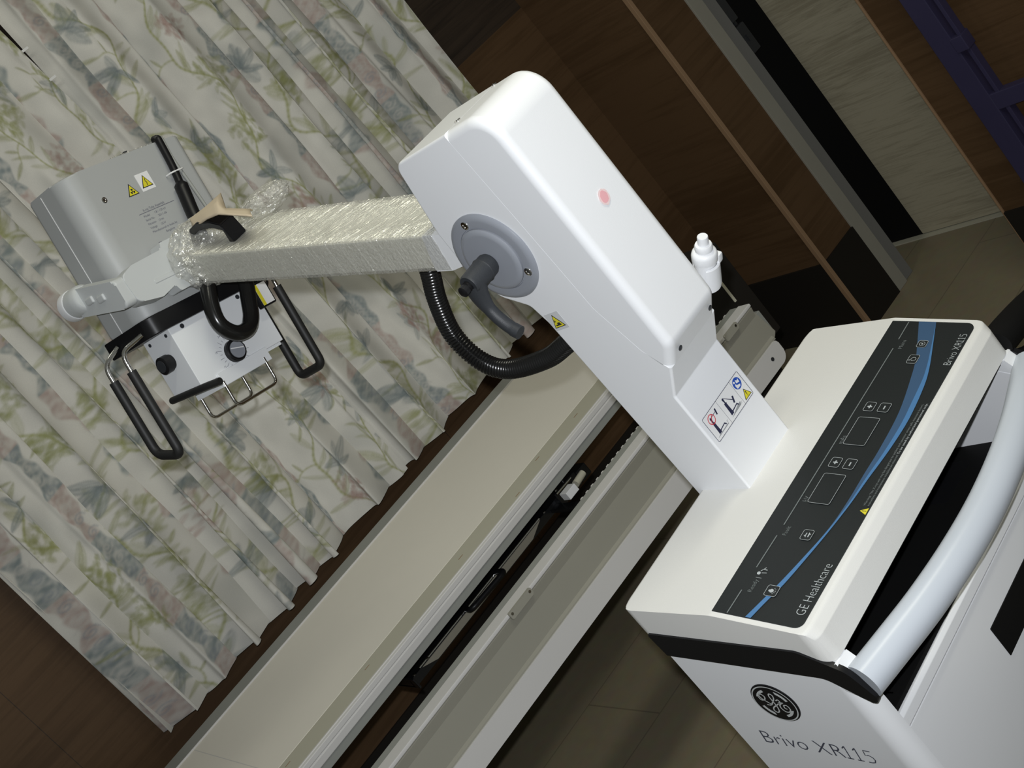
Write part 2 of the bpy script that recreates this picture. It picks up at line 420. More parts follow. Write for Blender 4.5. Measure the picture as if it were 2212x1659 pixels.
# pillar beside the doorway and the wall beyond the opening, both faced with brown laminate
bm = NB(); box(bm, 2.66, 2.834, 2.92, 3.30, 0.0, 2.7); struct(link('wall_right', bm, MT['wallwood'], smooth=0))
bm = NB(); box(bm, 2.66, 2.80, -0.2, 2.267, 0.0, 2.7); struct(link('wall_right_front', bm, MT['wallwood'], smooth=0))
bm = NB(); box(bm, -2.2, 2.652, 3.292, 3.30, 0.0, 0.262); struct(link('baseboard_back', bm, MT['skirt'], smooth=0))
bm = NB(); box(bm, 2.652, 2.66, 2.912, 3.292, 0.0, 0.262); box(bm, 2.66, 2.834, 2.912, 2.92, 0.0, 0.262)
struct(link('baseboard_right', bm, MT['skirt'], smooth=0))
bm = NB(); box(bm, 2.652, 2.66, -0.2, 2.267, 0.0, 0.262); struct(link('baseboard_front', bm, MT['skirt'], smooth=0))
bm = NB(); box(bm, 2.650, 2.664, 2.906, 2.922, 0.0, 2.7, 0.001); struct(link('trim_1', bm, MT['strip'], smooth=0))
bm = NB(); box(bm, 2.655, 2.80, 2.267, 2.273, 0.0, 2.7, 0.001); struct(link('trim_2', bm, MT['strip'], smooth=0))
# vertical joint lines of the laminate panels
bm = NB()
for x in (0.30, 1.55): box(bm, x, x+0.0015, 3.2995, 3.3005, 0.262, 1.373)
struct(link('trim_3', bm, MT['wallwood2'], smooth=0))
# door frame, dark stile and pale oak door leaf seen through the opening
bm = NB(); box(bm, 2.834, 2.886, 2.913, 3.00, 0.0, 2.3, 0.002); fr1 = struct(link('trim_4', bm, MT['jamb']))
bm = NB(); box(bm, 2.886, 2.936, 2.921, 3.00, 0.0, 2.3, 0.002); struct(link('trim_5', bm, MT['jamb2']))
bm = NB(); box(bm, 3.14, 3.18, 2.15, 2.994, 0.006, 2.2, 0.002); dr = struct(link('door_1', bm, MT['doorwood']))
bm = NB(); box(bm, 3.142, 3.18, 2.994, 3.30, 0.004, 2.2, 0.002); link('stile', bm, MT['blackm'], dr)
bm = NB(); box(bm, 3.12, 3.2, 2.15, 3.3, -0.001, 0.0035); struct(link('trim_6', bm, MT['boardedge'], smooth=0))
bm = NB()
box(bm, 2.936, 2.984, 2.93, 2.946, 0.845, 0.94, 0.004); box(bm, 2.936, 2.978, 2.93, 2.942, 0.955, 1.09, 0.004)
box(bm, 2.957, 2.961, 2.925, 2.935, 0.885, 0.905)
box(bm, 3.00, 3.012, 2.98, 2.992, 0.93, 0.945, 0.003)
link('lock_plate', bm, MT['lever'], fr1)

# blue painted metal rack in front of the wall
rk = thing('metal_rack', 'dark violet-blue painted metal rack standing by the brown wall right of the doorway', 'rack', (2.60, 2.06, 0))
bm = NB(); box(bm, -0.015, 0.015, -0.010, 0.050, 0.0, 1.9, 0.003); link('upright', bm, MT['blueframe'], rk)
bm = NB(); box(bm, -0.012, 0.012, -0.037, -0.026, 0.0, 1.9, 0.002); link('upright', bm, MT['blueframe'], rk)
bm = NB(); box(bm, -0.014, 0.014, -0.75, 0.0, 0.565, 0.61, 0.003); link('crossbar', bm, MT['blueframe'], rk)
bm = NB(); box(bm, -0.014, 0.014, -0.75, 0.0, 0.10, 0.14, 0.003); link('crossbar', bm, MT['blueframe'], rk)
bm = NB(); box(bm, -0.015, 0.015, -0.81, -0.75, 0.0, 1.9, 0.003); link('upright', bm, MT['blueframe'], rk)
bm = NB(); box(bm, -0.019, 0.016, -0.040, -0.005, 0.735, 0.775, 0.003); link('clamp', bm, MT['blueframe'], rk)

# ================================================================== CURTAINS
def paint(ns_, nt_, res, seed):
    """woven print of the curtain cloth: scroll bands, vines with leaves, blue leaf sprays, flower heads"""
    rg = np.random.default_rng(seed)
    Wd, Hd = ns_*res, nt_*res
    img = np.ones((nt_, ns_, 3))*np.array([0.765, 0.75, 0.70])
    S, Tt = np.meshgrid(np.arange(ns_)*res, np.arange(nt_)*res)
    def noise(fx, fy, sd):
        r = np.random.default_rng(sd); out = np.zeros_like(S)
        for k in range(14):
            a, b, ph, am = r.normal()*fx, r.normal()*fy, r.uniform(0, 6.28), r.uniform(.5, 1)
            out += am*np.sin(a*S+b*Tt+ph)
        return out/14**.5
    pale = np.clip(noise(26, 18, seed+5)*0.7, 0, 1)[..., None]*0.55
    img = img*(1-pale)+np.array([0.40, 0.415, 0.40])*pale
    fine = noise(260, 260, seed+9)
    def blend(mask, col):
        nonlocal img
        img = img*(1-mask[..., None])+np.array(col)*mask[..., None]
    def local(cx, cy, r):
        i0, i1 = max(0, int((cx-r)/res)), min(ns_, int((cx+r)/res)+2); j0, j1 = max(0, int((cy-r)/res)), min(nt_, int((cy+r)/res)+2)
        return (slice(j0, j1), slice(i0, i1)) if i1 > i0 and j1 > j0 else None
    def leaf(cx, cy, ang, ln, wd, col, al, outline=None):
        sl = local(cx, cy, ln*1.1)
        if sl is None: return
        x = S[sl]-cx; y = Tt[sl]-cy; u = x*np.cos(ang)+y*np.sin(ang); v = -x*np.sin(ang)+y*np.cos(ang)
        w = wd*np.sqrt(np.clip(1-((u-ln/2)/(ln/2))**2, 0, 1))*(1-0.35*(u/ln))
        d = np.where((u > 0) & (u < ln), w-np.abs(v), -1)
        mk = np.clip(d/res/1.2, 0, 1)
        fillm = mk*al*(0.75+0.25*np.sin(v*900+fine[sl]*2))
        vein = ((np.abs(v) < 0.0012) & (mk > 0))*al*0.6
        q = img[sl]; q[:] = q*(1-fillm[..., None])+np.array(col)*fillm[..., None]
        dk = np.array(outline or [c*0.6 for c in col])
        edge = mk*np.clip(1-(d-0.0015)/0.002, 0, 1)*al*0.8
        edge = np.maximum(edge, vein)[..., None]; q[:] = q*(1-edge)+dk*edge
    def stroke(pts, w, col, al):
        for (x0, y0), (x1, y1) in zip(pts[:-1], pts[1:]):
            cx, cy = (x0+x1)/2, (y0+y1)/2; L_ = math.hypot(x1-x0, y1-y0)+1e-9
            sl = local(cx, cy, L_/2+w*2)
            if sl is None: continue
            t = np.clip(((S[sl]-x0)*(x1-x0)+(Tt[sl]-y0)*(y1-y0))/L_**2, 0, 1)
            d = np.hypot(S[sl]-x0-t*(x1-x0), Tt[sl]-y0-t*(y1-y0))
            mk = (np.clip((w-d)/res/1.2+.5, 0, 1)*al)[..., None]
            q = img[sl]; q[:] = q*(1-mk)+np.array(col)*mk
    PINK, BLUE, YG, WHT = (0.46, 0.345, 0.315), (0.22, 0.27, 0.285), (0.37, 0.385, 0.15), (0.60, 0.58, 0.55)
    # scroll bands
    per = 0.235; k = 0; x = 0.10
    while x < Wd:
        edge = 0.021+0.007*np.sin(Tt*34+k)+0.004*np.sin(Tt*95+k*2)
        mk = np.clip((edge-np.abs(S-x-0.006*np.sin(Tt*21+k)))/res/1.5, 0, 1)
        seg = (np.sin(Tt*2*math.pi/0.27+k*2.1) > 0)
        al = (0.60+0.25*np.clip(fine, -1, 1))
        blend(mk*al*seg, PINK); blend(mk*al*(~seg)*1.05, BLUE)
        y = 0.02*k
        while y < Hd:
            sg = 1 if rg.random() > .5 else -1
            sp = [(x+sg*0.002+(0.014*(1-t/14))*math.cos(t*0.75*sg), y+(0.014*(1-t/14))*math.sin(t*0.75*sg)) for t in range(13)]
            stroke(sp, 0.0011, WHT if rg.random() > .35 else (0.33, 0.36, 0.40), 0.85)
            stroke([(x-0.016, y+0.018), (x-0.004, y+0.026), (x+0.010, y+0.020)], 0.0010, WHT, 0.6)
            y += 0.036+0.012*rg.random()
        x += per; k += 1
    # vines between the bands
    x = 0.10+per/2; k = 0
    while x < Wd+0.05:
        ph = rg.uniform(0, 6); pts = []
        for j in range(int(Hd/0.012)+2):
            y = j*0.012; pts.append((x+0.042*math.sin(y*17+ph)+0.012*math.sin(y*41+ph), y))
        stroke(pts, 0.0026, YG, 0.72)
        for j in range(1, len(pts)-1):
            r_ = rg.random(); a = math.atan2(pts[j+1][1]-pts[j-1][1], pts[j+1][0]-pts[j-1][0])
            if r_ < 0.55:
                sd = 1 if rg.random() > .5 else -1
                leaf(*pts[j], a+sd*rg.uniform(.5, 1.1), rg.uniform(.04, .085), rg.uniform(.007, .012), YG, rg.uniform(.30, .55))
            elif r_ < 0.63:
                b = a+rg.choice([-1, 1])*rg.uniform(.7, 1.3); n_ = 6
                br = [(pts[j][0]+math.cos(b+t*.12)*t*.011, pts[j][1]+math.sin(b+t*.12)*t*.011) for t in range(n_)]
                stroke(br, 0.0016, YG, 0.7); leaf(*br[-1], b+.5, .045, .007, YG, .6); leaf(*br[3], b-.7, .035, .006, YG, .6)
        # blue leaf sprays and flower heads along the vine
        y = rg.uniform(0, .12)
        while y < Hd:
            cx = x+rg.uniform(-.05, .05); a0 = rg.uniform(0, 6.28); kind = rg.random()
            if kind < 0.62:
                for q_ in range(rg.integers(4, 8)):
                    leaf(cx, y, a0+q_*rg.uniform(.55, .95), rg.uniform(.038, .068), rg.uniform(.011, .018), BLUE, rg.uniform(.4, .7))
            if kind > 0.45:
                col = (0.38, 0.40, 0.16) if rg.random() < .75 else (0.50, 0.34, 0.30)
                r0 = rg.uniform(.035, .060)
                for q_ in range(60):
                    aa = rg.uniform(0, 6.28); rr = r0*math.sqrt(rg.random())
                    leaf(cx+.02+rr*math.cos(aa), y+.03+rr*math.sin(aa), rg.uniform(0, 6.28), .022, .008, col, .35)
            y += rg.uniform(.10, .17)
        x += per; k += 1
    mot = np.clip(0.5+0.5*noise(60, 50, seed+21), 0, 1)[..., None]
    soft = img.copy()
    for ax in (0, 1): soft = (soft+np.roll(soft, 1, ax)+np.roll(soft, -1, ax))/3
    img = img*0.35+soft*0.65
    return np.clip(img*(0.90+0.12*mot), 0, 1)

def curtain(name, label, x0, x1, seed, slit='', phase=0.0):
    res = 0.0022; zb, zt = 0.727, 2.42
    nt_ = int((zt-zb)/res)//1
    Lf = 0.175                                       # cloth per pleat
    npl = round((x1-x0)/0.118); ns_ = int(npl*Lf/res)
    img = paint(ns_, nt_, res, seed)
    s = np.arange(ns_)/(ns_-1)*npl; t = np.arange(nt_)*res
    Sg, Tg = np.meshgrid(s, t)
    rg = np.random.default_rng(seed+3)
    wob = 0.30*np.sin(Sg*0.9+seed)+0.16*np.sin(Sg*1.9+1.3*seed)+0.10*np.sin(Tg*2.2+Sg*0.7)
    phi = 2*np.pi*(Sg+wob)+phase
    amp = (0.032+0.012*np.sin(Sg*1.27+seed)+0.008*np.sin(Sg*2.9))*(1.38-0.75*np.clip(Tg/0.8, 0, 1)*(1-0.15*Tg/(zt-zb)))
    X = x0+(x1-x0)*(Sg/npl)+0.020*np.sin(2*phi+0.3)*(amp/0.03)*0.8+0.010*np.cos(phi)
    Y = 3.205+amp*np.sin(phi)+0.010*np.sin(phi*3+Sg)*0.35+0.004*np.sin(Tg*9+Sg*5)
    Sn = Sg/npl
    near = np.clip((Sn-0.93)/0.05, 0, 1) if slit == 'right' else (np.clip((0.07-Sn)/0.05, 0, 1) if slit == 'left' else 0*Sn)
    X = X*(1-near)+(x0+(x1-x0)*Sn)*near; Y = Y*(1-near)+(3.196 if slit == 'right' else 3.208)*near
    if slit == 'right': X = X-0.020*np.clip((Tg-1.17)/0.28, 0, 1.6)*np.clip((Sn-0.75)/0.25, 0, 1)**2
    Z = zb+Tg+0.004*np.sin(phi*0.5)
    co = np.stack([X, Y, Z], -1).reshape(-1, 3).astype(np.float32)
    idx = np.arange(nt_*ns_).reshape(nt_, ns_)
    q = np.stack([idx[:-1, :-1], idx[:-1, 1:], idx[1:, 1:], idx[1:, :-1]], -1).reshape(-1, 4)
    me = bpy.data.meshes.new(name); me.vertices.add(len(co)); me.vertices.foreach_set('co', co.ravel())
    me.loops.add(q.size); me.loops.foreach_set('vertex_index', q.ravel().astype(np.int32))
    me.polygons.add(len(q)); me.polygons.foreach_set('loop_start', np.arange(0, q.size, 4, dtype=np.int32))
    me.polygons.foreach_set('loop_total', np.full(len(q), 4, dtype=np.int32))
    me.update(calc_edges=True)
    me.polygons.foreach_set('use_smooth', np.ones(len(q), dtype=bool))
    at = me.color_attributes.new('print', 'FLOAT_COLOR', 'POINT')
    rgba = np.concatenate([img.reshape(-1, 3), np.ones((len(co), 1))], 1).astype(np.float32)
    at.data.foreach_set('color', rgba.ravel())
    me.materials.append(MT['fabric'])
    th = thing(name, label, 'curtain', ((x0+x1)/2, 3.205, zb), 0, 'floral curtains on the back wall')
    o = bpy.data.objects.new('cloth', me); COL.objects.link(o); o.parent = th; o.location = (-(x0+x1)/2, -3.205, -zb)
    return th
c1 = curtain('curtain', 'left floral print curtain panel hanging behind the X-ray tube head', 0.452, 1.3535, 3, 'right', 0.6)
c2 = curtain('curtain', 'right floral print curtain panel, the one behind the white arm housing', 1.3495, 2.275, 8, 'left', 2.0)
for (x, z) in ((1.346, 2.094), (1.349, 2.008)):
    bm = NB(); box(bm, x-0.010, x+0.008, 3.186, 3.189, z-0.003, z+0.003)
    st = link('stitch', bm, MT['labelw'], c1, smooth=0); st.location = -c1.location
bm = NB(); tube(bm, [(0.3, 3.21, 2.455), (2.4, 3.21, 2.455)], 0.012); box(bm, 0.34, 0.36, 3.21, 3.30, 2.445, 2.465); box(bm, 2.33, 2.35, 3.21, 3.30, 2.445, 2.465)
tag(link('curtain_rail', bm, MT['steel']), 'steel curtain rail above the two floral curtain panels', 'curtain rail')

# ================================================================== PATIENT TABLE
TB = thing('xray_table', 'long cream X-ray patient table with pale metal rails in front of the curtains', 'table', (0.7, 2.6, 0))
def tb(name, bm, mt, parent=None, smooth=40):
    o = link(name, bm, MT[mt], parent or TB, T=Matrix.Translation((-0.7, -2.6, 0)), smooth=smooth); return o
X0, X1 = -0.75, 1.76
bm = NB(); box(bm, X0, X1, 2.555, 3.025, 0.700, 0.720); tabletop = tb('tabletop', bm, 'board')
bm = NB(); box(bm, X0, X1, 3.0250, 3.0285, 0.700, 0.7235, 0.0008); box(bm, 0.455, 0.4565, 2.555, 3.02, 0.7195, 0.7203); tb('back_bead', bm, 'rail', tabletop)
bm = NB(); box(bm, X0, X1, 3.0285, 3.115, 0.690, 0.716, 0.002); tb('back_rail', bm, 'raillip')
bm = NB(); box(bm, X0, X1, 2.474, 2.555, 0.700, 0.7195, 0.001); eb = tb('front_lipping', bm, 'boardedge')
for x, y in ((1.314, 2.534), (1.019, 2.516), (1.45, 2.52), (0.72, 2.53), (0.48, 2.53), (1.2, 2.49)):
    bm = NB(); box(bm, x-0.007, x+0.007, y-0.0012, y+0.0012, 0.7193, 0.7199); tb('scuff_mark', bm, 'strip', eb)
bm = NB(); prism(bm, rounded([(2.452, .694, .003), (2.452, .708, .001), (2.4545, .710, .001), (2.4525, .7125, .001), (2.4530, .722, .002), (2.4600, .7235, .001), (2.463, .718, 0), (2.467, .718, 0), (2.470, .7215, .001), (2.474, .7215, 0), (2.474, .690, 0), (2.46, .690, 0)]), X0, X1)
tb('accessory_rail', bm, 'rail')
bm = NB(); box(bm, X0, X1, 2.4565, 2.475, 0.675, 0.694, 0.001); tb('rail_lip', bm, 'raillip')
bm = NB(); box(bm, X0, X1, 2.475, 3.10, 0.668, 0.700); tb('frame', bm, 'raillip')
# front apron of the undercarriage
bm = NB(); box(bm, X0, 1.762, 2.189, 2.226, 0.6965, 0.7045, 0.002); ap = tb('apron_rail', bm, 'rail')
bm = NB(); box(bm, X0, 1.760, 2.226, 2.252, 0.690, 0.703, 0.001); tb('apron_lip', bm, 'raillip')
bm = NB(); prism(bm, [(X0, .697), (1.760, .697), (1.766, .668), (1.779, .612), (1.768, .604), (X0, .604)], 2.196, 2.245, 'y', 0.002, 1)
prism(bm, [(2.1965, .697), (2.1905, .694), (2.1905, .692), (2.1965, .670)], X0, 1.76)
prism(bm, [(2.1965, .614), (2.190, .609), (2.190, .604), (2.1965, .604)], X0, 1.76)
tb('apron_panel', bm, 'apron')
bm = NB(); prism(bm, rounded([(X0, .606), (1.757, .606, .01), (1.757, .556, .02), (X0, .556)]), 2.186, 2.245, 'y', 0.001, 1)
tb('lower_flange', bm, 'rail')
bm = NB(); lathe(bm, [(0.0045, 0), (0.0045, 0.0012), (0.001, 0.0012)], (1.716, 2.186, 0.583), (0, -1, 0), 14)
tb('screw', bm, 'lever')
bm = NB(); prism(bm, rounded([(0.878, .7055, .002), (0.945, .7055, .002), (0.945, .690, .003), (0.878, .690, .003)]), 2.184, 2.190, 'y', 0.0008, 1)
pl_ = tb('cover_plate', bm, 'apron')
for x in (0.884, 0.939):
    bm = NB(); lathe(bm, [(0.003, 0), (0.003, 0.0014), (0.001, 0.0014)], (x, 2.184, 0.7005), (0, -1, 0), 12); tb('screw', bm, 'steel', pl_)
bm = NB(); prism(bm, rounded([(1.652, .7055, .002), (1.700, .7055, .002), (1.700, .690, .003), (1.652, .690, .003)]), 2.184, 2.190, 'y', 0.0008, 1)
pl2 = tb('cover_plate', bm, 'apron')
bm = NB(); lathe(bm, [(0.003, 0), (0.003, 0.0014), (0.001, 0.0014)], (1.692, 2.184, 0.7005), (0, -1, 0), 12); tb('screw', bm, 'steel', pl2)
# toothed strip on the inner side of the apron
bm = NB(); x = 1.185
while x < 1.75:
    box(bm, x, x+0.009, 2.250, 2.264, 0.690, 0.700, 0.0015, 1); x += 0.0185
tb('toothed_rack', bm, 'rail')
# cassette tray hanging under the front edge
TRX0, TRX1 = 0.770, 1.335
bm = NB(); box(bm, TRX0, TRX1, 2.556, 2.70, 0.600, 0.605, 0.001); box(bm, TRX0, TRX1, 2.5505, 2.5565, 0.600, 0.6195, 0.001); box(bm, TRX0, TRX0+0.005, 2.535, 2.70, 0.598, 0.624, 0.001)
tray = tb('cassette_tray', bm, 'darksteel')
for xh in (TRX0+0.1, TRX1-0.13):
    bm = NB(); box(bm, xh, xh+0.03, 2.64, 2.68, 0.605, 0.668, 0.001); tb('tray_hanger', bm, 'darksteel', tray)
bm = NB(); prism(bm, [(0.808, 0.6185), (1.228, 0.6185), (1.185, 0.603), (0.845, 0.603)], 2.5485, 2.5505, 'y'); tb('tray_plate', bm, 'latchsteel', tray)
bm = NB(); tube(bm, [(0.804, 2.555, 0.620), (1.230, 2.553, 0.620)], 0.0028, 8); tb('tray_rod', bm, 'chrome', tray)
bm = NB(); tube(bm, fillet([(0.965, 2.555, 0.622), (0.955, 2.515, 0.627), (1.068, 2.505, 0.627), (1.068, 2.552, 0.622)], 0.018), 0.0065, 10); tb('handle', bm, 'black', tray)
bm = NB(); box(bm, 1.285, 1.36, 2.53, 2.62, 0.600, 0.636, 0.003); box(bm, 1.36, 1.395, 2.53, 2.60, 0.600, 0.630, 0.003)
lathe(bm, [(0.006, 0), (0.006, 0.012), (0.003, 0.014)], (1.33, 2.545, 0.636), (0, 0, 1), 12); lathe(bm, [(0.005, 0), (0.005, 0.02)], (1.31, 2.57, 0.636), (0, 0, 1), 12)
box(bm, 1.262, 1.285, 2.40, 2.56, 0.604, 0.612, 0.001)
tb('latch_block', bm, 'darksteel', tray)
bm = NB(); tube(bm, fillet([(1.362, 2.560, 0.633), (1.362, 2.585, 0.633), (1.42, 2.585, 0.633)], 0.004), 0.0022, 8); tb('latch_pin', bm, 'chrome', tray)
bm = NB(); tube(bm, [(1.325, 2.495, 0.646), (1.275, 2.50, 0.646)], 0.0025, 8); tb('latch_pin', bm, 'chrome', tray)
bm = NB(); tube(bm, [(1.315, 2.478, 0.635), (1.350, 2.486, 0.635)], 0.0085, 12); tb('latch_roller', bm, 'boardedge', tray)
bm = NB(); box(bm, 1.268, 1.300, 2.452, 2.478, 0.632, 0.650, 0.001); tb('white_block', bm, 'shell', tray)
for p in ((0.785, 2.554, 0.6195), (0.83, 2.554, 0.6195), (1.250, 2.554, 0.6195), (1.30, 2.54, 0.636)):
    bm = NB(); lathe(bm, [(0.0045, 0), (0.004, 0.002), (0.001, 0.003)], p, (0, 0, 1), 10); tb('screw', bm, 'chrome', tray)
bm = NB(); box(bm, X0, 1.74, 2.70, 2.74, 0.598, 0.668, 0.002); tb('under_rail', bm, 'darksteel')
bm = NB(); box(bm, X0, 1.74, 2.96, 3.0, 0.598, 0.668, 0.002); tb('under_rail', bm, 'darksteel')
# dark end box with a pale edge, and the pedestals
bm = NB(); box(bm, 1.782, 1.84, 2.250, 2.62, 0.58, 0.83, 0.003); eb2 = tb('end_box', bm, 'skirt')
bm = NB(); box(bm, 1.780, 1.786, 2.246, 2.250, 0.705, 0.83, 0.0008, 1); tb('edge_strip', bm, 'boardedge', eb2)
bm = NB(); box(bm, 1.70, 1.80, 2.225, 2.50, 0.60, 0.66, 0.002); tb('end_bracket', bm, 'raillip')
bm = NB(); box(bm, -0.55, 0.05, 2.45, 2.95, 0.06, 0.655, 0.006); box(bm, -0.6, 0.10, 2.35, 3.05, 0.0, 0.06, 0.006); tb('pedestal', bm, 'apron')
bm = NB(); box(bm, -0.55, 0.05, 2.21, 2.47, 0.58, 0.655, 0.004); tb('apron_bracket', bm, 'apron')
bm = NB(); box(bm, 1.77, 1.86, 2.36, 2.60, 0.0, 0.585, 0.004); tb('end_leg', bm, 'skirt')

# ================================================================== MOBILE X-RAY UNIT (local axes: u across, v away, z up)
PH = rad(4.02); O = Vector((0.67215, 1.21979, 0))
XR = thing('mobile_xray_unit', 'white mobile X-ray machine with black control panel, column and plastic-wrapped boom', 'x-ray machine', O, PH)
def part(name, bm, mt, parent=None, smooth=40, label=None):
    o = link(name, bm, MT[mt], parent or XR, smooth=smooth)
    if label: o['label'] = label
    return o
UL, UR = -0.007, 0.516
def vert_edges(e, test):
    a, b = e.verts[0].co, e.verts[1].co
    return abs(a.x-b.x) < 1e-6 and abs(a.y-b.y) < 1e-6 and abs(a.z-b.z) > 1e-4 and test(a)

# ---- console top
prof = [(0.145, 0.970, 0.006), (0.0, 0.951, 0.03), (-0.117, 0.9125, 0.010), (-0.124, 0.900, 0.004), (-0.125, 0.866), (-0.090, 0.862), (0.129, 0.897), (0.131, 0.930)]
bm = NB(); b2 = NB()
pts = rounded(prof)
A = [b2.verts.new((UL, p[0], p[1])) for p in pts]; B = [b2.verts.new((UR, p[0], p[1])) for p in pts]; n = len(pts)
b2.faces.new(A); b2.faces.new(B[::-1])
for i in range(n): b2.faces.new((A[i], B[i], B[(i+1) % n], A[(i+1) % n]))
es = [e for e in b2.edges if (abs(e.verts[0].co.x-e.verts[1].co.x) < 1e-6)]
bmesh.ops.bevel(b2, geom=es, offset=0.009, segments=4, profile=0.5, affect='EDGES', clamp_overlap=True)
def cut(bm_, co, no): bmesh.ops.bisect_plane(bm_, geom=list(bm_.verts)+list(bm_.edges)+list(bm_.faces), dist=1e-6, plane_co=co, plane_no=no)
rB, rF = 0.022, 0.018
for k_ in range(1, 6):
    for r_ in (rB, rF):
        cut(b2, (UL+r_*k_/5, 0, 0), (1, 0, 0)); cut(b2, (UR-r_*k_/5, 0, 0), (1, 0, 0))
    cut(b2, (0, 0.145-rB*k_/5, 0), (0, 1, 0)); cut(b2, (0, -0.125+rF*k_/5, 0), (0, 1, 0))
for v in b2.verts:
    for sx, xe in ((-1, UL), (1, UR)):
        for sy, ye, r_ in ((1, 0.145, rB), (-1, -0.125, rF)):
            a_ = 1-(xe-v.co.x)*sx/r_; b_ = 1-(ye-v.co.y)*sy/r_
            if 0 < a_ <= 1.001 and 0 < b_ <= 1.001:
                a2 = a_*math.sqrt(max(0, 1-b_*b_/2)); b2_ = b_*math.sqrt(max(0, 1-a_*a_/2))
                v.co.x = xe-sx*r_*(1-a2); v.co.y = ye-sy*r_*(1-b2_)
merge(bm, b2)
ct = part('console_top', bm, 'top', smooth=50)

# ---- side shells, arms that carry the handle, lower cabinet
for side in (0, 1):
    a, b = (UL+0.001, 0.018) if side == 0 else (0.491, UR-0.001)
    bm = NB(); b2 = NB()
    pp = [(0.1245, 0.892), (-0.098, 0.855), (-0.125, 0.840), (-0.125, 0.05), (0.122, 0.05)]
    A = [b2.verts.new((a, p[0], p[1])) for p in pp]; B = [b2.verts.new((b, p[0], p[1])) for p in pp]; n = len(pp)
    b2.faces.new(A); b2.faces.new(B[::-1])
    for i in range(n): b2.faces.new((A[i], B[i], B[(i+1) % n], A[(i+1) % n]))
    xo = a if side == 0 else b
    es = [e for e in b2.edges if vert_edges(e, lambda c: abs(c.x-xo) < 1e-5 and c.y < -0.1)]
    bmesh.ops.bevel(b2, geom=es, offset=0.0235, segments=7, profile=0.5, affect='EDGES')
    es = [e for e in b2.edges if vert_edges(e, lambda c: abs(c.x-xo) < 1e-5 and c.y > 0.1)]
    bmesh.ops.bevel(b2, geom=es, offset=0.006, segments=3, profile=0.5, affect='EDGES')
    merge(bm, b2); sp = part('side_shell', bm, 'shell')
    if side == 0: shellL = sp
    # arm that carries the end of the push handle
    bm = NB()
    prism(bm, rounded([(-0.095, 0.8655), (-0.1240, 0.8655, .003), (-0.1345, 0.845, .008), (-0.1445, 0.822, .008), (-0.142, 0.810, .006), (-0.128, 0.808), (-0.095, 0.83)]), a+0.0005, b, 'x', 0.003)
    part('handle_arm', bm, 'shell')
    # black trim band around the side
    bm = NB(); xa = xo-0.0035 if side == 0 else xo-0.004; xb = xo+0.004 if side == 0 else xo+0.0035
    prism(bm, rounded([(0.1275, 0.929, .003), (-0.086, 0.8905, .03), (-0.134, 0.857, .03), (-0.1485, 0.818, .012), (-0.1430, 0.8055, .006), (-0.128, 0.8185, .03), (-0.098, 0.848, .03), (0.1245, 0.8905)]), xa, xb, 'x', 0.0012)
    part('trim_band', bm, 'black')
bm = NB(); box(bm, 0.018, 0.491, -0.122, 0.118, 0.05, 0.7355, 0.001); part('cabinet_door', bm, 'shell', smooth=30, label='flat white front door')
bm = NB(); prism(bm, rounded([(-0.1215, .757, .001), (-0.1245, .752, .003), (-0.1245, .739, .002), (-0.120, .737), (-0.1195, .737), (-0.1195, .757)]), 0.018, 0.491); part('tray_lip', bm, 'shell')
bm = NB(); box(bm, 0.018, 0.491, -0.095, 0.118, 0.7365, 0.742); tr_ = part('tray_floor', bm, 'blackm')
bm = NB(); box(bm, 0.018, 0.491, 0.060, 0.066, 0.742, 0.868); part('tray_back', bm, 'blackm')
bm = NB(); box(bm, 0.018, 0.491, -0.117, 0.066, 0.8585, 0.8625); part('tray_roof', bm, 'blackm')
bm = NB(); box(bm, 0.018, 0.020, -0.116, 0.066, 0.742, 0.86); part('tray_side_liner', bm, 'blackm')
bm = NB(); prism(bm, [(-0.122, 0.757), (-0.119, 0.742), (-0.03, 0.742), (-0.115, 0.757)], 0.06, 0.485); 
bm.free()
bm = NB(); box(bm, 0.20, 0.47, -0.1232, -0.119, 0.648, 0.694, 0.0005, 1); part('door_slot', bm, 'blackm')
bm = NB()
tube(bm, fillet([(0.060, -0.085, 0.7445), (0.060, -0.072, 0.7445), (0.082, -0.066, 0.7445)], 0.003), 0.0012, 6)
part('wire_clip', bm, 'chrome', tr_)
bm = NB(); Sheet((0.30, 0.0, 0.742), (1, 0, 0), (0, 1, 0)).rect(bm, 0.08, -0.01, 0.16, 0.03); part('rating_label', bm, 'black', tr_)
# ---- push handle
hp_ = [(-0.002, -0.139, 0.835), (0.05, -0.153, 0.835), (0.11, -0.1665, 0.834), (0.18, -0.176, 0.833), (0.2545, -0.179, 0.832), (0.329, -0.176, 0.833), (0.399, -0.1665, 0.834), (0.459, -0.153, 0.835), (0.511, -0.139, 0.835)]
bm = NB(); tube(bm, catmull(hp_, 8), 0.0222, 28); part('push_handle', bm, 'tube')
# ---- black holder on the right side
bm = NB(); tube(bm, catmull([(0.512, -0.105, 0.872), (0.56, -0.100, 0.862), (0.64, -0.085, 0.838), (0.74, -0.06, 0.80)], 6), 0.026, 16, flat=0.8)
tube(bm, catmull([(0.517, -0.112, 0.855), (0.545, -0.118, 0.838), (0.60, -0.112, 0.822), (0.68, -0.09, 0.80)], 6), 0.005, 8)
part('side_hose_holder', bm, 'blackm')
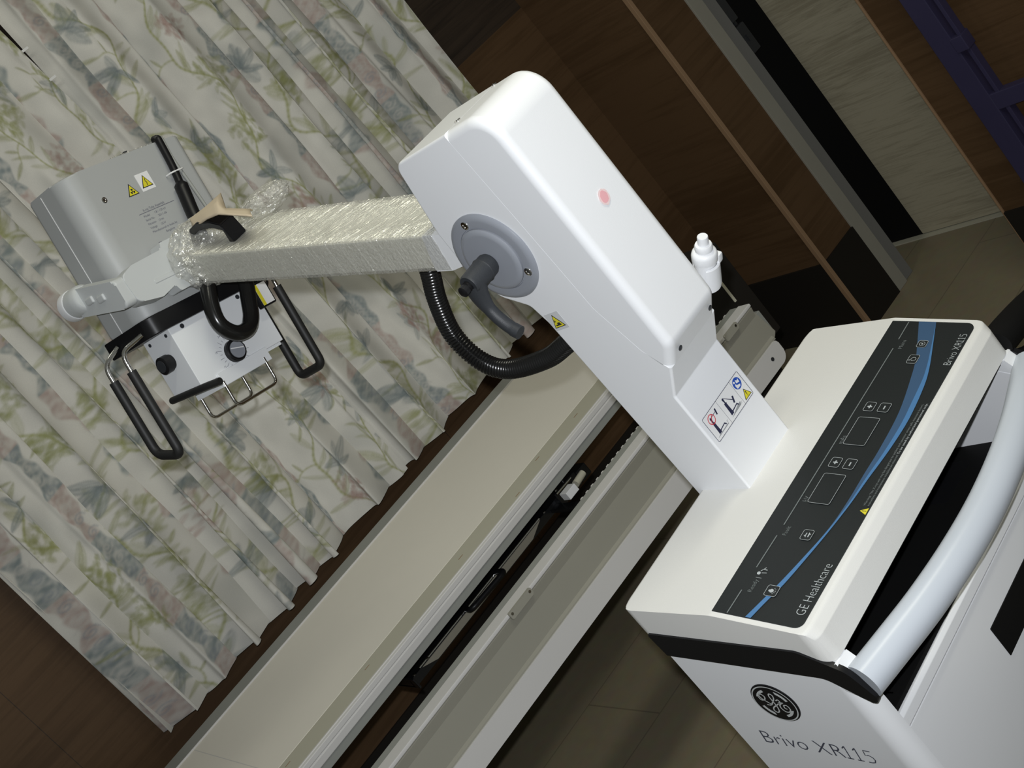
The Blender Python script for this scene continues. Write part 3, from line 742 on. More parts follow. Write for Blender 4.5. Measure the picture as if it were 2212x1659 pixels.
# ---- castors and base so the unit stands on the floor
bm = NB(); box(bm, 0.02, 0.489, -0.12, 0.115, 0.03, 0.06, 0.004); box(bm, 0.06, 0.45, 0.10, 0.70, 0.04, 0.09, 0.01); part('chassis', bm, 'shell')
for i, (u, v, r) in enumerate(((0.03, -0.06, 0.06), (0.48, -0.06, 0.06), (0.09, 0.66, 0.04), (0.42, 0.66, 0.04))):
    bm = NB(); lathe(bm, [(r*0.5, -0.018), (r*0.92, -0.018), (r, -0.010), (r, 0.010), (r*0.92, 0.018), (r*0.5, 0.018)], (u, v, r), (1, 0, 0), 30); part('wheel', bm, 'wheel')
bm = NB(); lathe(bm, [(0.02, -0.020), (0.062, -0.020), (0.07, -0.010), (0.07, 0.010), (0.062, 0.020), (0.02, 0.020)], (-0.035, 0.30, 0.07), (0.3, 1, 0), 30); part('wheel', bm, 'wheel')
bm = NB(); box(bm, -0.02, 0.10, 0.10, 0.31, 0.07, 0.10, 0.004); part('castor_arm', bm, 'shell')
bm = NB(); box(bm, 0.02, 0.489, 0.1185, 0.121, 0.06, 0.89, 0.001); part('rear_panel', bm, 'shell')
bm = NB(); tube(bm, catmull([(0.03, 0.11, 0.60), (0.028, 0.15, 0.605), (0.06, 0.175, 0.605), (0.25, 0.180, 0.605), (0.45, 0.175, 0.605), (0.48, 0.15, 0.605), (0.478, 0.11, 0.60)], 8), 0.028, 20); part('rear_bumper', bm, 'wheel')

# ---- column with rear half of the arm housing, and its front cover
seam = [(0.0312, 1.152), (0.054, 1.187), (0.074, 1.259), (0.079, 1.394), (0.085, 1.5255)]
CU0, CU1 = 0.1975, 0.3075
pts = rounded([(0.06, 0.953), (0.06, 1.113, .004), (0.0312, 1.152), (0.054, 1.187), (0.074, 1.259), (0.079, 1.394), (0.085, 1.5255),
   (0.198, 1.5255, .016), (0.222, 1.425, .012), (0.2245, 1.360, .04), (0.205, 1.316, .03), (0.170, 1.291, .012), (0.163, 1.262, .03), (0.149, 0.953)], n=5)
isseam = lambda p: any(abs(p.x-q[0])+abs(p.y-q[1]) < 1e-4 for q in seam[1:-1])
bm = NB(); loft_prism(bm, pts, [0.0 if isseam(p) else 0.0035 for p in pts], CU0, CU1, 4); arm = part('column', bm, 'shell', smooth=35)
g = 0.0007
pts = rounded([(0.0312-g, 1.1515+g), (0.007, 1.180, .018), (0.0055, 1.5255, .060), (0.085-g, 1.5255), (0.079-g, 1.394), (0.074-g, 1.259), (0.054-g, 1.187)], n=9)
isseam2 = lambda p: any(abs(p.x-q[0]+g)+abs(p.y-q[1]) < 1e-3 for q in seam[1:-1])
bm = NB(); loft_prism(bm, pts, [0.0 if isseam2(p) else 0.0115 for p in pts], CU0, CU1, 7); cover = part('front_cover', bm, 'shell', smooth=50)
for (c, nrm, nm) in (((0.225, 0.083, 1.5255), (0, 0, 1), 'screw'), ((0.297, 0.080, 1.5255), (0, 0, 1), 'screw')):
    bm = NB(); screw_head(bm, c, nrm, 0.0042, 0.0018); part(nm, bm, 'chrome', cover)
for u in (0.216, 0.290):
    bm = NB(); screw_head(bm, (u, 0.0168, 1.1655), (0, -0.7, -0.45), 0.0036, 0.0012); part('screw', bm, 'lever', cover)
# pink stain on the front of the cover
sh = Sheet((0.2585, 0.0055, 1.3585), (1, 0, 0), (0, 0, 1), 0.0003, 0.0002)
rs = np.random.default_rng(2)
for k_, (R_, mt_) in enumerate(((0.0115, 'stain2'), (0.0085, 'stain'))):
    bm = NB(); pts = [(R_*(0.85+0.10*math.sin(2*a+1)+0.12*rs.random())*math.cos(a)*0.75, R_*(0.85+0.10*math.sin(2*a+1)+0.12*rs.random())*math.sin(a)) for a in [i*2*math.pi/22 for i in range(22)]]
    sh.poly(bm, pts, 1+k_*0.6); part('stain', bm, mt_, cover)

# ---- pivot disc with screws and clamp lever
DC = Vector((CU0, 0.1575, 1.3695))
bm = NB(); lathe(bm, [(0.0625, -0.002), (0.0625, 0.002), (0.060, 0.0048), (0.055, 0.006), (0.046, 0.006), (0.0455, 0.0045)], DC, (-1, 0, 0), 64); disc = part('pivot_disc', bm, 'disc')
bm = NB(); lathe(bm, [(0.0443, 0.003), (0.0443, 0.0075), (0.042, 0.0098), (0.037, 0.0108), (0.001, 0.0108)], DC, (-1, 0, 0), 64); part('hub_cap', bm, 'disc', disc)
for c in ((CU0-0.0058, 0.157, 1.4215), (CU0-0.0058, 0.118, 1.3365)):
    bm = NB(); lathe(bm, [(0.0056, 0), (0.0056, 0.0010), (0.0046, 0.0014), (0.0026, 0.0014), (0.0022, 0.0004)], c, (-1, 0, 0), 20); part('screw', bm, 'chrome', disc)
hub = Vector((0.1855, 0.1585, 1.3685))
bm = NB(); lathe(bm, [(0.0135, 0), (0.0150, 0.003), (0.0150, 0.013), (0.0160, 0.014), (0.0150, 0.016), (0.0140, 0.042), (0.0125, 0.045), (0.001, 0.045)], hub, (-1, 0, 0), 28)
pa = [(0.156, 0.1600, 1.3655), (0.155, 0.1650, 1.350), (0.1545, 0.1672, 1.335), (0.154, 0.1660, 1.320), (0.1535, 0.1610, 1.305), (0.153, 0.1540, 1.293), (0.1525, 0.1475, 1.286)]
pth = catmull([(p[0]-0.006, p[1], p[2]) for p in pa], 5)
tube(bm, pth, 0.012, 14, rfun=lambda i: 0.0145-0.0062*min(1, i/12)+(0.0006 if i > 24 else 0))
lev = part('clamp_lever', bm, 'lever')
bm = NB(); lathe(bm, [(0.0075, 0), (0.0075, 0.003), (0.0062, 0.004), (0.0070, 0.005), (0.0070, 0.012), (0.0050, 0.0135), (0.001, 0.0135)], hub+Vector((-0.045, 0, 0)), (-1, 0, 0), 20); part('lever_button', bm, 'black', lev)

# ---- yellow pinch warning sticker on the left side
sh = Sheet((CU0, 0.146, 1.2605), (0, -1, 0), (0, 0, 1), 0.0003, 0.0002)
bm = NB(); sh.rect(bm, -0.0135, -0.013, 0.0135, 0.013); wl_ = part('warning_sticker', bm, 'clear', arm)
bm = NB(); sh.poly(bm, [(-0.0105, -0.009), (0.0105, -0.009), (0.0, 0.0105)], 1.8); part('triangle_border', bm, 'inkk', wl_)
bm = NB(); sh.poly(bm, [(-0.0086, -0.0080), (0.0086, -0.0080), (0.0, 0.0082)], 2.6); part('triangle', bm, 'yellow', wl_)
bm = NB(); sh.rect(bm, -0.005, -0.0062, 0.005, -0.0045, 0, 3.4); sh.rect(bm, -0.001, -0.0045, 0.004, -0.002, 0, 3.4); sh.poly(bm, [(-0.004, -0.001), (-0.001, 0.000), (-0.002, 0.003)], 3.4); part('pictogram', bm, 'inkk', wl_)

# ---- arm position label on the column front
sh = Sheet((0.2065, 0.06, 1.0295), (1, 0, 0), (0, 0, 1), 0.00025, 0.0002)
LW, LH = 0.091, 0.0365
bm = NB(); sh.rect(bm, 0, 0, LW, LH, 0.002); lab = part('position_label', bm, 'labelw', arm)
bm = NB(); sh.frame(bm, 0, 0, LW, LH, 0.002, 0.0007, 1.6)
for x_ in (0.0345, 0.070): sh.line(bm, [(x_, 0), (x_, LH)], 0.00035, k=1.6)
part('label_lines', bm, 'navy', lab)
def machine_icon(bm, x, y, s, folded):
    P = lambda pts: sh.poly(bm, [(x+a*s, y+b*s) for a, b in pts], 1.9)
    P([(0, 0), (0.30, 0), (0.33, 0.12), (0.30, 0.20), (0.28, 0.85), (0.33, 0.90), (0.22, 0.97), (0.05, 0.95), (0.02, 0.2)])
    P([(0.28, 0.10), (0.9, 0.18), (1.05, 0.02), (1.1, 0.06), (0.98, 0.26), (0.30, 0.18)])
    if folded:
        P([(0.16, 0.95), (0.24, 0.95), (0.28, 1.30), (0.20, 1.34), (0.10, 1.28)])
        P([(0.22, 1.34), (0.26, 1.26), (0.88, 0.62), (0.92, 0.66)]); P([(0.78, 0.42), (0.92, 0.36), (1.12, 0.80), (0.98, 0.86)])
    else:
        P([(0.12, 0.95), (0.22, 0.95), (0.25, 1.35), (0.14, 1.42), (0.08, 1.28)]); P([(0.18, 1.36), (0.20, 1.32), (0.95, 1.35), (0.95, 1.39)])
        P([(0.88, 1.12), (1.0, 1.08), (1.12, 1.55), (0.98, 1.58)])
bm = NB(); machine_icon(bm, 0.0085, 0.0055, 0.017, False); machine_icon(bm, 0.0415, 0.0065, 0.0185, True)
part('machine_pictogram', bm, 'navy', lab)
bm = NB(); sh.poly(bm, [(0.003, 0.0038), (0.030, 0.0040), (0.030, 0.0054), (0.008, 0.0050)], 1.7); sh.poly(bm, [(0.040, 0.004), (0.064, 0.0048), (0.0655, 0.0088), (0.058, 0.0082)], 1.7)
sh.text(bm, '= 0°', 0.0255, 0.0062, 0.0042, k=1.7); sh.text(bm, '= 10°', 0.0605, 0.0048, 0.0036, k=1.7)
part('floor_pictogram', bm, 'grey', lab)
bm = NB(); sh.ring(bm, 0.0125, 0.0265, 0.0062, 0.0011, k=2.4); sh.line(bm, [(0.0083, 0.0222), (0.0167, 0.0308)], 0.0011, k=2.4); part('prohibition_ring', bm, 'red', lab)
bm = NB(); sh.disc(bm, 0.0795, 0.0262, 0.0078, 30, 1.7); part('manual_symbol', bm, 'blue3', lab)
bm = NB(); sh.disc(bm, 0.0758, 0.0300, 0.0015, 12, 2.4); sh.poly(bm, [(0.0750, 0.0208), (0.0815, 0.0205), (0.0832, 0.0225), (0.0775, 0.0250), (0.0765, 0.0275), (0.0745, 0.0260)], 2.4)
sh.poly(bm, [(0.0785, 0.0270), (0.0842, 0.0250), (0.0846, 0.0300), (0.0820, 0.0288), (0.0795, 0.0312)], 2.4); part('reader_figure', bm, 'labelw', lab)
bm = NB(); sh.poly(bm, [(0.0735, 0.0022), (0.0895, 0.0022), (0.0815, 0.0150)], 1.7); part('triangle_border', bm, 'inkk', lab)
bm = NB(); sh.poly(bm, [(0.0750, 0.0031), (0.0880, 0.0031), (0.0815, 0.0135)], 2.4); part('triangle', bm, 'yellow', lab)
bm = NB(); sh.poly(bm, [(0.0808, 0.0108), (0.0822, 0.0108), (0.0818, 0.0062), (0.0812, 0.0062)], 3.1); sh.disc(bm, 0.0815, 0.0047, 0.0006, 10, 3.1); part('exclamation_mark', bm, 'inkk', lab)

# ---- control panel on the sloped face
sl = 0.3255; ev = Vector((0, -1, -sl)).normalized()
pn = Sheet((0, 0.0, 0.95115), (1, 0, 0), -ev, 0.0004, 0.0012)           # b grows toward the back, so use -b below
def PB(pts): return [(a, -b) for a, b in pts]
bm = NB(); pn.poly(bm, rounded(PB([(0.0, 0.0005), (0.0, 0.1150), (0.509, 0.1150), (0.509, 0.0005)])[:1] + [(0.0, -0.1150, .010), (0.509, -0.1150, .012), (0.509, -0.0005)]), 1.5)
cp = part('control_panel', bm, 'panel', ct)
Lr = [(0.5085, 0.0376), (0.4657, 0.0533), (0.4348, 0.0640), (0.4048, 0.0712), (0.3394, 0.0826), (0.276, 0.0854), (0.2337, 0.0846), (0.1863, 0.0842), (0.1459, 0.0812), (0.1025, 0.0729), (0.0564, 0.0617), (0.023, 0.0519), (0.0005, 0.0450)]
Rr = [(0.5085, 0.0614), (0.4562, 0.0778), (0.42, 0.0885), (0.3858, 0.0954), (0.3281, 0.1003), (0.2745, 0.0983), (0.2255, 0.0932), (0.181, 0.0891), (0.1372, 0.0829), (0.1002, 0.0764), (0.0547, 0.0674), (0.0246, 0.0584), (0.0005, 0.0520)]
Lc = catmull([Vector((a, b, 0)) for a, b in Lr], 5); Rc = catmull([Vector((a, b, 0)) for a, b in Rr], 5)
def ribbon(bm, E1, E2, k):
    v1 = [bm.verts.new(pn.P(p.x, -p.y, k)) for p in E1]; v2 = [bm.verts.new(pn.P(p.x, -p.y, k)) for p in E2]
    for i in range(len(v1)-1): bm.faces.new((v1[i], v1[i+1], v2[i+1], v2[i]))
bm = NB(); ribbon(bm, Lc, Rc, 2.6); part('blue_swoosh', bm, 'blue1', cp)
mid = [l.lerp(r_, 0.62 if l.x < 0.36 else min(1.0, 0.62+(l.x-0.36)*2.6)) for l, r_ in zip(Lc, Rc)]
mid = [l.lerp(r_, 0.62-0.62*max(0, min(1, (0.19-l.x)/0.09)) if l.x < 0.36 else min(0.999, 0.62+(l.x-0.36)*2.6)) for l, r_ in zip(Lc, Rc)]
bm = NB(); ribbon(bm, mid, Rc, 3.4); part('light_blue_swoosh', bm, 'blue2', cp)
bm = NB()
for a0, b0, a1, b1 in ((0.507, 0.0242, 0.4721, 0.0248), (0.4543, 0.0248, 0.1382, 0.0240), (0.1212, 0.0235, 0.0706, 0.0225), (0.0358, 0.0215, 0.001, 0.0208)):
    pn.line(bm, [(a1, -b1), (a0, -b0)], 0.0013, k=2.8)
part('scale_rule', bm, 'inkd', cp)
def button(a0, b0, a1, b1, draw, mt_='panel', fr_='ink'):
    bm = NB(); pn.rect(bm, a0, -b1, a1, -b0, 0.0025, 4.0); bt = part('membrane_button', bm, mt_, cp)
    bm = NB(); pn.frame(bm, a0, -b1, a1, -b0, 0.0025, 0.0005, 4.8)
    draw(bm, (a0+a1)/2, -(b0+b1)/2); part('button_symbol', bm, fr_, bt)
def plus(bm, x, y): pn.rect(bm, x-0.003, y-0.0008, x+0.003, y+0.0008, 0, 4.8); pn.rect(bm, x-0.0008, y-0.003, x+0.0008, y+0.003, 0, 4.9)
def minus(bm, x, y): pn.rect(bm, x-0.003, y-0.0008, x+0.003, y+0.0008, 0, 4.8)
def swap(bm, x, y):
    pn.poly(bm, [(x-0.004, y+0.0005), (x-0.001, y+0.004), (x-0.001, y+0.002), (x+0.003, y+0.002), (x+0.003, y+0.001), (x-0.001, y+0.001)], 4.8)
    pn.poly(bm, [(x+0.004, y-0.0012), (x+0.001, y-0.0045), (x+0.001, y-0.0028), (x-0.003, y-0.0028), (x-0.003, y-0.0014), (x+0.001, y-0.0014)], 4.8)
def bulb(bm, x, y):
    pn.disc(bm, x, y+0.0005, 0.0026, 18, 4.8); pn.rect(bm, x-0.0012, y+0.0022, x+0.0012, y+0.0042, 0, 4.9)
    for t in (-150, -120, -90, -60, -30): c_, s_ = math.cos(rad(t)), math.sin(rad(t)); pn.line(bm, [(x+c_*0.0036, y+s_*0.0036), (x+c_*0.0050, y+s_*0.0050)], 0.0006, k=4.8)
def man(bm, x, y): pn.ring(bm, x, y-0.0006, 0.0032, 0.0006, k=4.8); pn.disc(bm, x-0.002, y+0.0045, 0.0008, 10, 4.8)
def eye(bm, x, y): pn.ring(bm, x, y, 0.0036, 0.0006, k=4.8); pn.disc(bm, x, y, 0.0013, 14, 4.8)
button(0.3361, 0.0353, 0.3518, 0.0483, plus); button(0.3361, 0.0543, 0.3520, 0.0683, minus)
button(0.2367, 0.0345, 0.2528, 0.0480, plus); button(0.2361, 0.0539, 0.2527, 0.0676, minus)
button(0.1203, 0.0536, 0.1356, 0.0667, swap); button(0.0338, 0.0508, 0.0490, 0.0658, bulb)
button(0.4265, 0.0542, 0.4426, 0.0673, man); button(0.4578, 0.0546, 0.4706, 0.0672, eye)
for a0, a1 in ((0.2763, 0.3247), (0.1771, 0.2258)):
    bm = NB(); pn.rect(bm, a0, -0.0646, a1, -0.0360, 0.0025, 4.0); dp = part('display_window', bm, 'panel', cp)
    bm = NB(); pn.frame(bm, a0, -0.0646, a1, -0.0360, 0.0025, 0.0005, 4.8); part('display_outline', bm, 'ink', dp)
for t_, x_, y_, z_ in (('kV', 0.1775, 0.0345, 0.0085), ('mAs', 0.2760, 0.0345, 0.0085), ('Fault', 0.1225, 0.0345, 0.0075), ('Mains', 0.4535, 0.0365, 0.0075), ('Ready', 0.0345, 0.0345, 0.0078)):
    bm = NB(); pn.text(bm, t_, x_, -y_, z_, k=2.8, off=-0.01); part('small_lettering', bm, 'inkd', cp)
bm = NB(); pn.text(bm, 'GE Healthcare', 0.0165, -0.1105, 0.0165, 0.0745, 2.8, off=-0.015); part('lettering', bm, 'ink', cp)
bm = NB(); product_name(pn, bm, 0.4265, -0.1125, 0.0140, 0.0615, 2.8, 0.0008, -0.015); part('lettering', bm, 'ink', cp)
bm = NB(); pn.line(bm, [(0.0565, -0.0365), (0.0565, -0.0290)], 0.0004, k=2.8)
# radiating figure icon
pn.disc(bm, 0.0632, -0.0295, 0.0022, 14, 2.8); pn.line(bm, [(0.0665, -0.0305), (0.0695, -0.0330), (0.0690, -0.0380)], 0.0009, k=2.8); pn.line(bm, [(0.0640, -0.0330), (0.0650, -0.0390)], 0.0009, k=2.8); pn.line(bm, [(0.0695, -0.0330), (0.0725, -0.0350)], 0.0008, k=2.8)
part('radiation_figure', bm, 'ink', cp)
bm = NB(); pn.poly(bm, [(0.1700, -0.1140), (0.1805, -0.1140), (0.1752, -0.1050)], 2.8); tri_ = part('warning_triangle', bm, 'yellow', cp)
bm = NB(); pn.rect(bm, 0.1748, -0.1110, 0.1756, -0.1075, 0, 3.6); pn.rect(bm, 0.1748, -0.1128, 0.1756, -0.1118, 0, 3.6); part('exclamation_mark', bm, 'inkk', tri_)
bm = NB()
pn.text(bm, 'Warning: This X-ray unit may be dangerous to patient and operator unless safe exposure factors,', 0.1835, -0.1080, 0.0042, 0.172, 2.8)
pn.text(bm, 'instructions and maintenance schedules are observed.', 0.1835, -0.1128, 0.0042, 0.084, 2.8)
part('small_lettering', bm, 'inkd', cp)
bm = NB(); pn.text(bm, 'To be used by authorized personnel only.', 0.2690, -0.1128, 0.0042, 0.088, 2.8); part('lettering', bm, 'ink', cp)

# ---- badge and name on the left side shell
tl = rad(-11.5)
ex = Vector((0, -math.cos(tl), math.sin(tl))); ey = Vector((0, math.sin(tl)*1.0, math.cos(tl)))
ey = Vector((0, ex.z, -ex.y)) if False else Vector((0, math.sin(tl), math.cos(tl)))
bs = Sheet((UL+0.001, 0.0135, 0.8045), ex, ey, 0.0005, 0.0004)
RL = 0.0315
bm = NB(); lathe(bm, [(RL, 0), (RL, 0.001), (RL-0.0015, 0.0018), (0.001, 0.0018)], (UL+0.001, 0.0135, 0.8045), (-1, 0, 0), 56); badge = part('maker_badge', bm, 'black', shellL)
bs.h = 0.0021; bs.t = 0.0002
bm = NB(); bs.ring(bm, 0, 0, RL-0.0026, 0.0016, 56)
for k_ in range(4):
    a0 = rad(45+90*k_)
    arc = [(0.0235*math.cos(a0+rad(t)), 0.0235*math.sin(a0+rad(t))) for t in range(-24, 25, 6)]
    arc2 = [(0.0200*math.cos(a0+rad(t)), 0.0200*math.sin(a0+rad(t))) for t in range(18, -25, -6)]
    bs.poly(bm, arc+arc2)
def curl(pts, w): bs.line(bm, [(p.x, p.y) for p in catmull([Vector((a*0.0135, b*0.0135, 0)) for a, b in pts], 7)], w)
curl([(-0.30, -0.20), (-0.70, 0.05), (-1.15, 0.45), (-1.25, 0.90), (-0.95, 1.05), (-0.72, 0.75), (-0.90, 0.35), (-1.30, 0.25), (-1.45, 0.62)], 0.0017)
curl([(-0.95, -0.30), (-0.55, -0.28), (-0.15, 0.15), (0.22, 0.70), (0.28, 1.15), (0.02, 1.28), (-0.15, 0.95), (-0.05, 0.30), (0.05, -0.35), (-0.02, -0.95), (-0.30, -1.20), (-0.55, -0.98), (-0.42, -0.60), (0.0, -0.25), (0.40, 0.05)], 0.0017)
curl([(0.30, 0.45), (0.60, 0.62), (0.70, 0.35), (0.45, 0.18), (0.95, 0.30), (0.55, 0.02), (0.42, -0.45), (0.70, -0.88), (1.12, -0.85), (1.38, -0.45), (1.25, -0.02), (0.92, -0.02), (0.85, -0.38), (1.05, -0.50)], 0.0017)
part('monogram', bm, 'yokep', badge)
bs2 = Sheet((UL+0.001, 0.0895, 0.7355), ex, ey, 0.0004, 0.0003)
bm = NB(); product_name(bs2, bm, 0.0, -0.003, 0.0330, 0.163, 1.0, 0.0017); part('lettering', bm, 'textgrey', shellL)

# ---- boom arm (rises away from the housing) and its wrapping
BD = Vector((0, math.cos(rad(15.2)), math.sin(rad(15.2)))); BN = Vector((0, -math.sin(rad(15.2)), math.cos(rad(15.2))))
B0 = Vector((0.0, 0.245, 1.4280))            # top edge of the boom at the housing
def bp_(u, s, h): return Vector((u, 0, 0))+B0+BD*s-BN*h
BT = Matrix.Identity(4)
for i in range(3): BT[i][0] = (1, 0, 0)[i]; BT[i][1] = BD[i]; BT[i][2] = BN[i]; BT[i][3] = B0[i]
bm = NB(); b2 = NB(); box(b2, 0.201, 0.301, 0.005, 0.590, -0.0500, 0.0, 0.003, 2); merge(bm, b2, BT)
boom = part('boom_arm', bm, 'boom')
bm = NB(); b2 = NB(); prism(b2, rounded([(0.010, 0.0022, .002), (-0.035, 0.0022, .01), (-0.060, -0.012, .01), (-0.060, -0.040, .01), (-0.010, -0.0530, .006), (0.022, -0.0530, .002)]), 0.1992, 0.3028, 'x', 0.001, 1); merge(bm, b2, BT)
part('boom_cap', bm, 'shell')
bm = NB(); b2 = NB(); box(b2, 0.206, 0.298, -0.075, 0.01, -0.046, -0.004); merge(bm, b2, BT); part('boom_root', bm, 'raillip')
# film shell with wrinkles
def film_shell(bm, s0, s1, u0, u1, h0, h1, ns, amp, seed, T):
    rg = np.random.default_rng(seed); per = []
    M_ = 230; P_ = 2*(u1-u0)+2*(h1-h0)
    fr = [(rg.uniform(450, 1300), rg.uniform(-60, 60), rg.uniform(0, 6.28)) for _ in range(5)]
    for i in range(ns+1):
        s = s0+(s1-s0)*i/ns; ring = []
        for k in range(M_):
            d = P_*k/M_
            if d < u1-u0: p = (u0+d, h1); nn = (0, 1); a_, b_ = d, s
            elif d < u1-u0+h1-h0: p = (u1, h1-(d-(u1-u0))); nn = (1, 0); a_, b_ = d, s
            elif d < 2*(u1-u0)+h1-h0: p = (u1-(d-(u1-u0)-(h1-h0)), h0); nn = (0, -1); a_, b_ = -d, s
            else: p = (u0, h0+(d-2*(u1-u0)-(h1-h0))); nn = (-1, 0); a_, b_ = (P_-d)*0.25, s
            q = 0.46*a_+0.89*b_; l = 0.89*a_-0.46*b_
            w = sum(abs(math.sin(q*f+l*g_*0.25+ph+0.5*math.sin(l*16+ph))) for f, g_, ph in fr)/len(fr)
            gate = 0.45+0.55*math.sin(l*38+q*21+1.0)**2
            edge = 1.0 if nn == (0, 1) else 0.45
            ring.append(bm.verts.new(T @ Vector((p[0]+nn[0]*amp*w*edge, s, p[1]+nn[1]*amp*w*gate*edge))))
        per.append(ring)
    for i in range(ns):
        for k in range(M_): bm.faces.new((per[i][k], per[i+1][k], per[i+1][(k+1) % M_], per[i][(k+1) % M_]))
bm = NB(); film_shell(bm, -0.010, 0.600, 0.1995, 0.3025, -0.0515, 0.0008, 560, 0.0042, 4, BT)
part('plastic_wrap', bm, 'film', smooth=60)

# ---- tube head frame: columns of A0 are its own right, back and up directions
A0 = np.array([[.944, -.221, .244], [.221, .975, .027], [-.244, .028, .969]])
H0 = Vector((0.2, 0.85, 1.5))
HT = Matrix.Identity(4)
for i in range(3):
    for j in range(3): HT[i][j] = float(A0[i, j])
    HT[i][3] = H0[i]
def hpart(name, bm, mt, parent=None, smooth=40, label=None):
    bmesh.ops.transform(bm, matrix=HT, verts=bm.verts)
    return part(name, bm, mt, parent, smooth, label)
HX = lambda p, q, w: HT @ Vector((p, q, w))
# crumpled film and tan foam sheet around the end of the boom
def crumple(name, c, r, mt, seed, sq=(1, 1, 1), parent=None):
    bm = NB(); bmesh.ops.create_icosphere(bm, subdivisions=5, radius=1.0); rg = np.random.default_rng(seed)
    F = [(Vector(rg.normal(size=3)).normalized(), rg.uniform(3, 16), rg.uniform(0, 6)) for _ in range(16)]
    for v in bm.verts:
        n_ = v.co.normalized(); d = sum(abs(math.sin(n_.dot(f[0])*f[1]+f[2])) for f in F)/16
        v.co = Vector(c)+Vector((n_.x*r*sq[0], n_.y*r*sq[1], n_.z*r*sq[2]))*(0.72+0.50*d)
    return part(name, bm, mt, parent, smooth=12)
# ---- yoke
bm = NB()
b2 = NB(); prism(b2, rounded([(-0.108, 0.097, .004), (-0.045, 0.100, .004), (-0.040, 0.110, .003), (0.09, 0.112, .008), (0.105, 0.034, .008), (-0.050, 0.030, .003), (-0.055, 0.042, .002), (-0.085, 0.034, .01), (-0.130, 0.042, .014), (-0.134, 0.088, .012)]), -0.034, -0.006, 'y', 0.003); merge(bm, b2)
b2 = NB(); prism(b2, rounded([(-0.033, 0.040, .010), (-0.033, 0.087, .010), (0.085, 0.1155, .004), (0.085, 0.0690, .004)]), -0.150, -0.1265, 'x', 0.007, 3); merge(bm, b2)
yoke = hpart('yoke', bm, 'yokep')
bm = NB(); lathe(bm, [(0.018, -0.020), (0.022, -0.016), (0.0232, -0.004), (0.0232, 0.012)], (-0.140, 0.080, 0.0925), (0, 1, 0), 32); hpart('trunnion', bm, 'yokep', yoke)
bm = NB(); lathe(bm, [(0.0236, 0.0), (0.0246, 0.002), (0.0246, 0.015), (0.0225, 0.0175), (0.001, 0.0178)], (-0.140, 0.092, 0.0925), (0, 1, 0), 32); hpart('end_cap', bm, 'shell', yoke)
bm = NB()
for q in (0.015, 0.043):
    b2 = NB(); box(b2, -0.1535, -0.147, q-0.011, q+0.009, 0.066+q*0.25, 0.078+q*0.25, 0.003, 3); merge(bm, b2)
hpart('index_boss', bm, 'yokep', yoke)
bm = NB(); b2 = NB(); box(b2, -0.086, -0.010, -0.0352, -0.0335, 0.056, 0.063, 0.0008, 1); merge(bm, b2); hpart('groove_rib', bm, 'yokep', yoke)
# ---- tube housing
bm = NB(); b2 = NB()
prism(b2, rounded([(-0.114, 0.0, .034), (0.135, 0.0, .014), (0.135, 0.108, .020), (-0.114, 0.108, .012)], n=8), 0.018, 0.262, 'z', 0.004, 2)
merge(bm, b2); hd = hpart('tube_housing', bm, 'head', smooth=30)
bm = NB(); b2 = NB(); prism(b2, [(0.0655, 0.018), (0.0665, 0.018), (0.0665, 0.258), (0.0655, 0.258)], -0.1148, -0.1135, 'x'); merge(bm, b2); hpart('housing_seam', bm, 'labelw', hd)
bm = NB(); box(bm, 0.0, 0.118, 0.012, 0.095, 0.262, 0.2665, 0.001); hpart('top_lid', bm, 'film', hd)
bm = NB(); box(bm, 0.02, 0.10, 0.02, 0.085, 0.2625, 0.266, 0.001); box(bm, 0.028, 0.034, 0.012, 0.10, 0.266, 0.268); hpart('top_terminal', bm, 'lever', hd)
bm = NB(); lathe(bm, [(0.0048, 0), (0.0048, 0.0010), (0.003, 0.0014), (0.002, 0.0004)], (-0.063, 0.0, 0.207), (0, -1, 0), 16); hpart('screw', bm, 'steel', hd)
fs = Sheet((0, 0, 0), (1, 0, 0), (0, 0, 1), 0.0004, 0.0003)
def radiation(bm, x, y, r, k):
    fs.disc(bm, x, y, r*0.22, 12, k)
    for t in (90, 210, 330): fs.poly(bm, [(x+r*0.35*math.cos(rad(t+d)), y+r*0.35*math.sin(rad(t+d))) for d in (-30, 0, 30)]+[(x+r*math.cos(rad(t+d)), y+r*math.sin(rad(t+d))) for d in (30, 15, 0, -15, -30)], k)
bm = NB(); fs.rect(bm, 0.0105, 0.196, 0.038, 0.225); st1 = hpart('warning_sticker', bm, 'labelw', hd)
bm = NB(); fs.poly(bm, [(0.0130, 0.201), (0.0355, 0.201), (0.0243, 0.2215)], 2.0); hpart('triangle_border', bm, 'inkk', st1)
bm = NB(); fs.poly(bm, [(0.0150, 0.2022), (0.0335, 0.2022), (0.0243, 0.2190)], 2.8); hpart('triangle', bm, 'yellow', st1)
bm = NB(); fs.line(bm, [(0.0252, 0.2150), (0.0235, 0.2100), (0.0255, 0.2090), (0.0240, 0.2035)], 0.0012, k=3.6); hpart('bolt_symbol', bm, 'inkk', st1)
bm = NB(); fs.poly(bm, [(-0.0190, 0.1965), (0.0030, 0.1965), (-0.0080, 0.2165)], 1.2); st2 = hpart('warning_sticker', bm, 'inkk', hd)
bm = NB(); fs.poly(bm, [(-0.0168, 0.1977), (0.0008, 0.1977), (-0.0080, 0.2138)], 2.0); hpart('triangle', bm, 'yellow', st2)
bm = NB(); radiation(bm, -0.008, 0.2030, 0.0045, 2.8); hpart('trefoil', bm, 'inkk', st2)
bm = NB()
fs.line(bm, [(-0.020, 0.1655), (0.055, 0.1655)], 0.0009)
fs.text(bm, 'X-ray Tube Assembly', -0.010, 0.1675, 0.0060, 0.046)
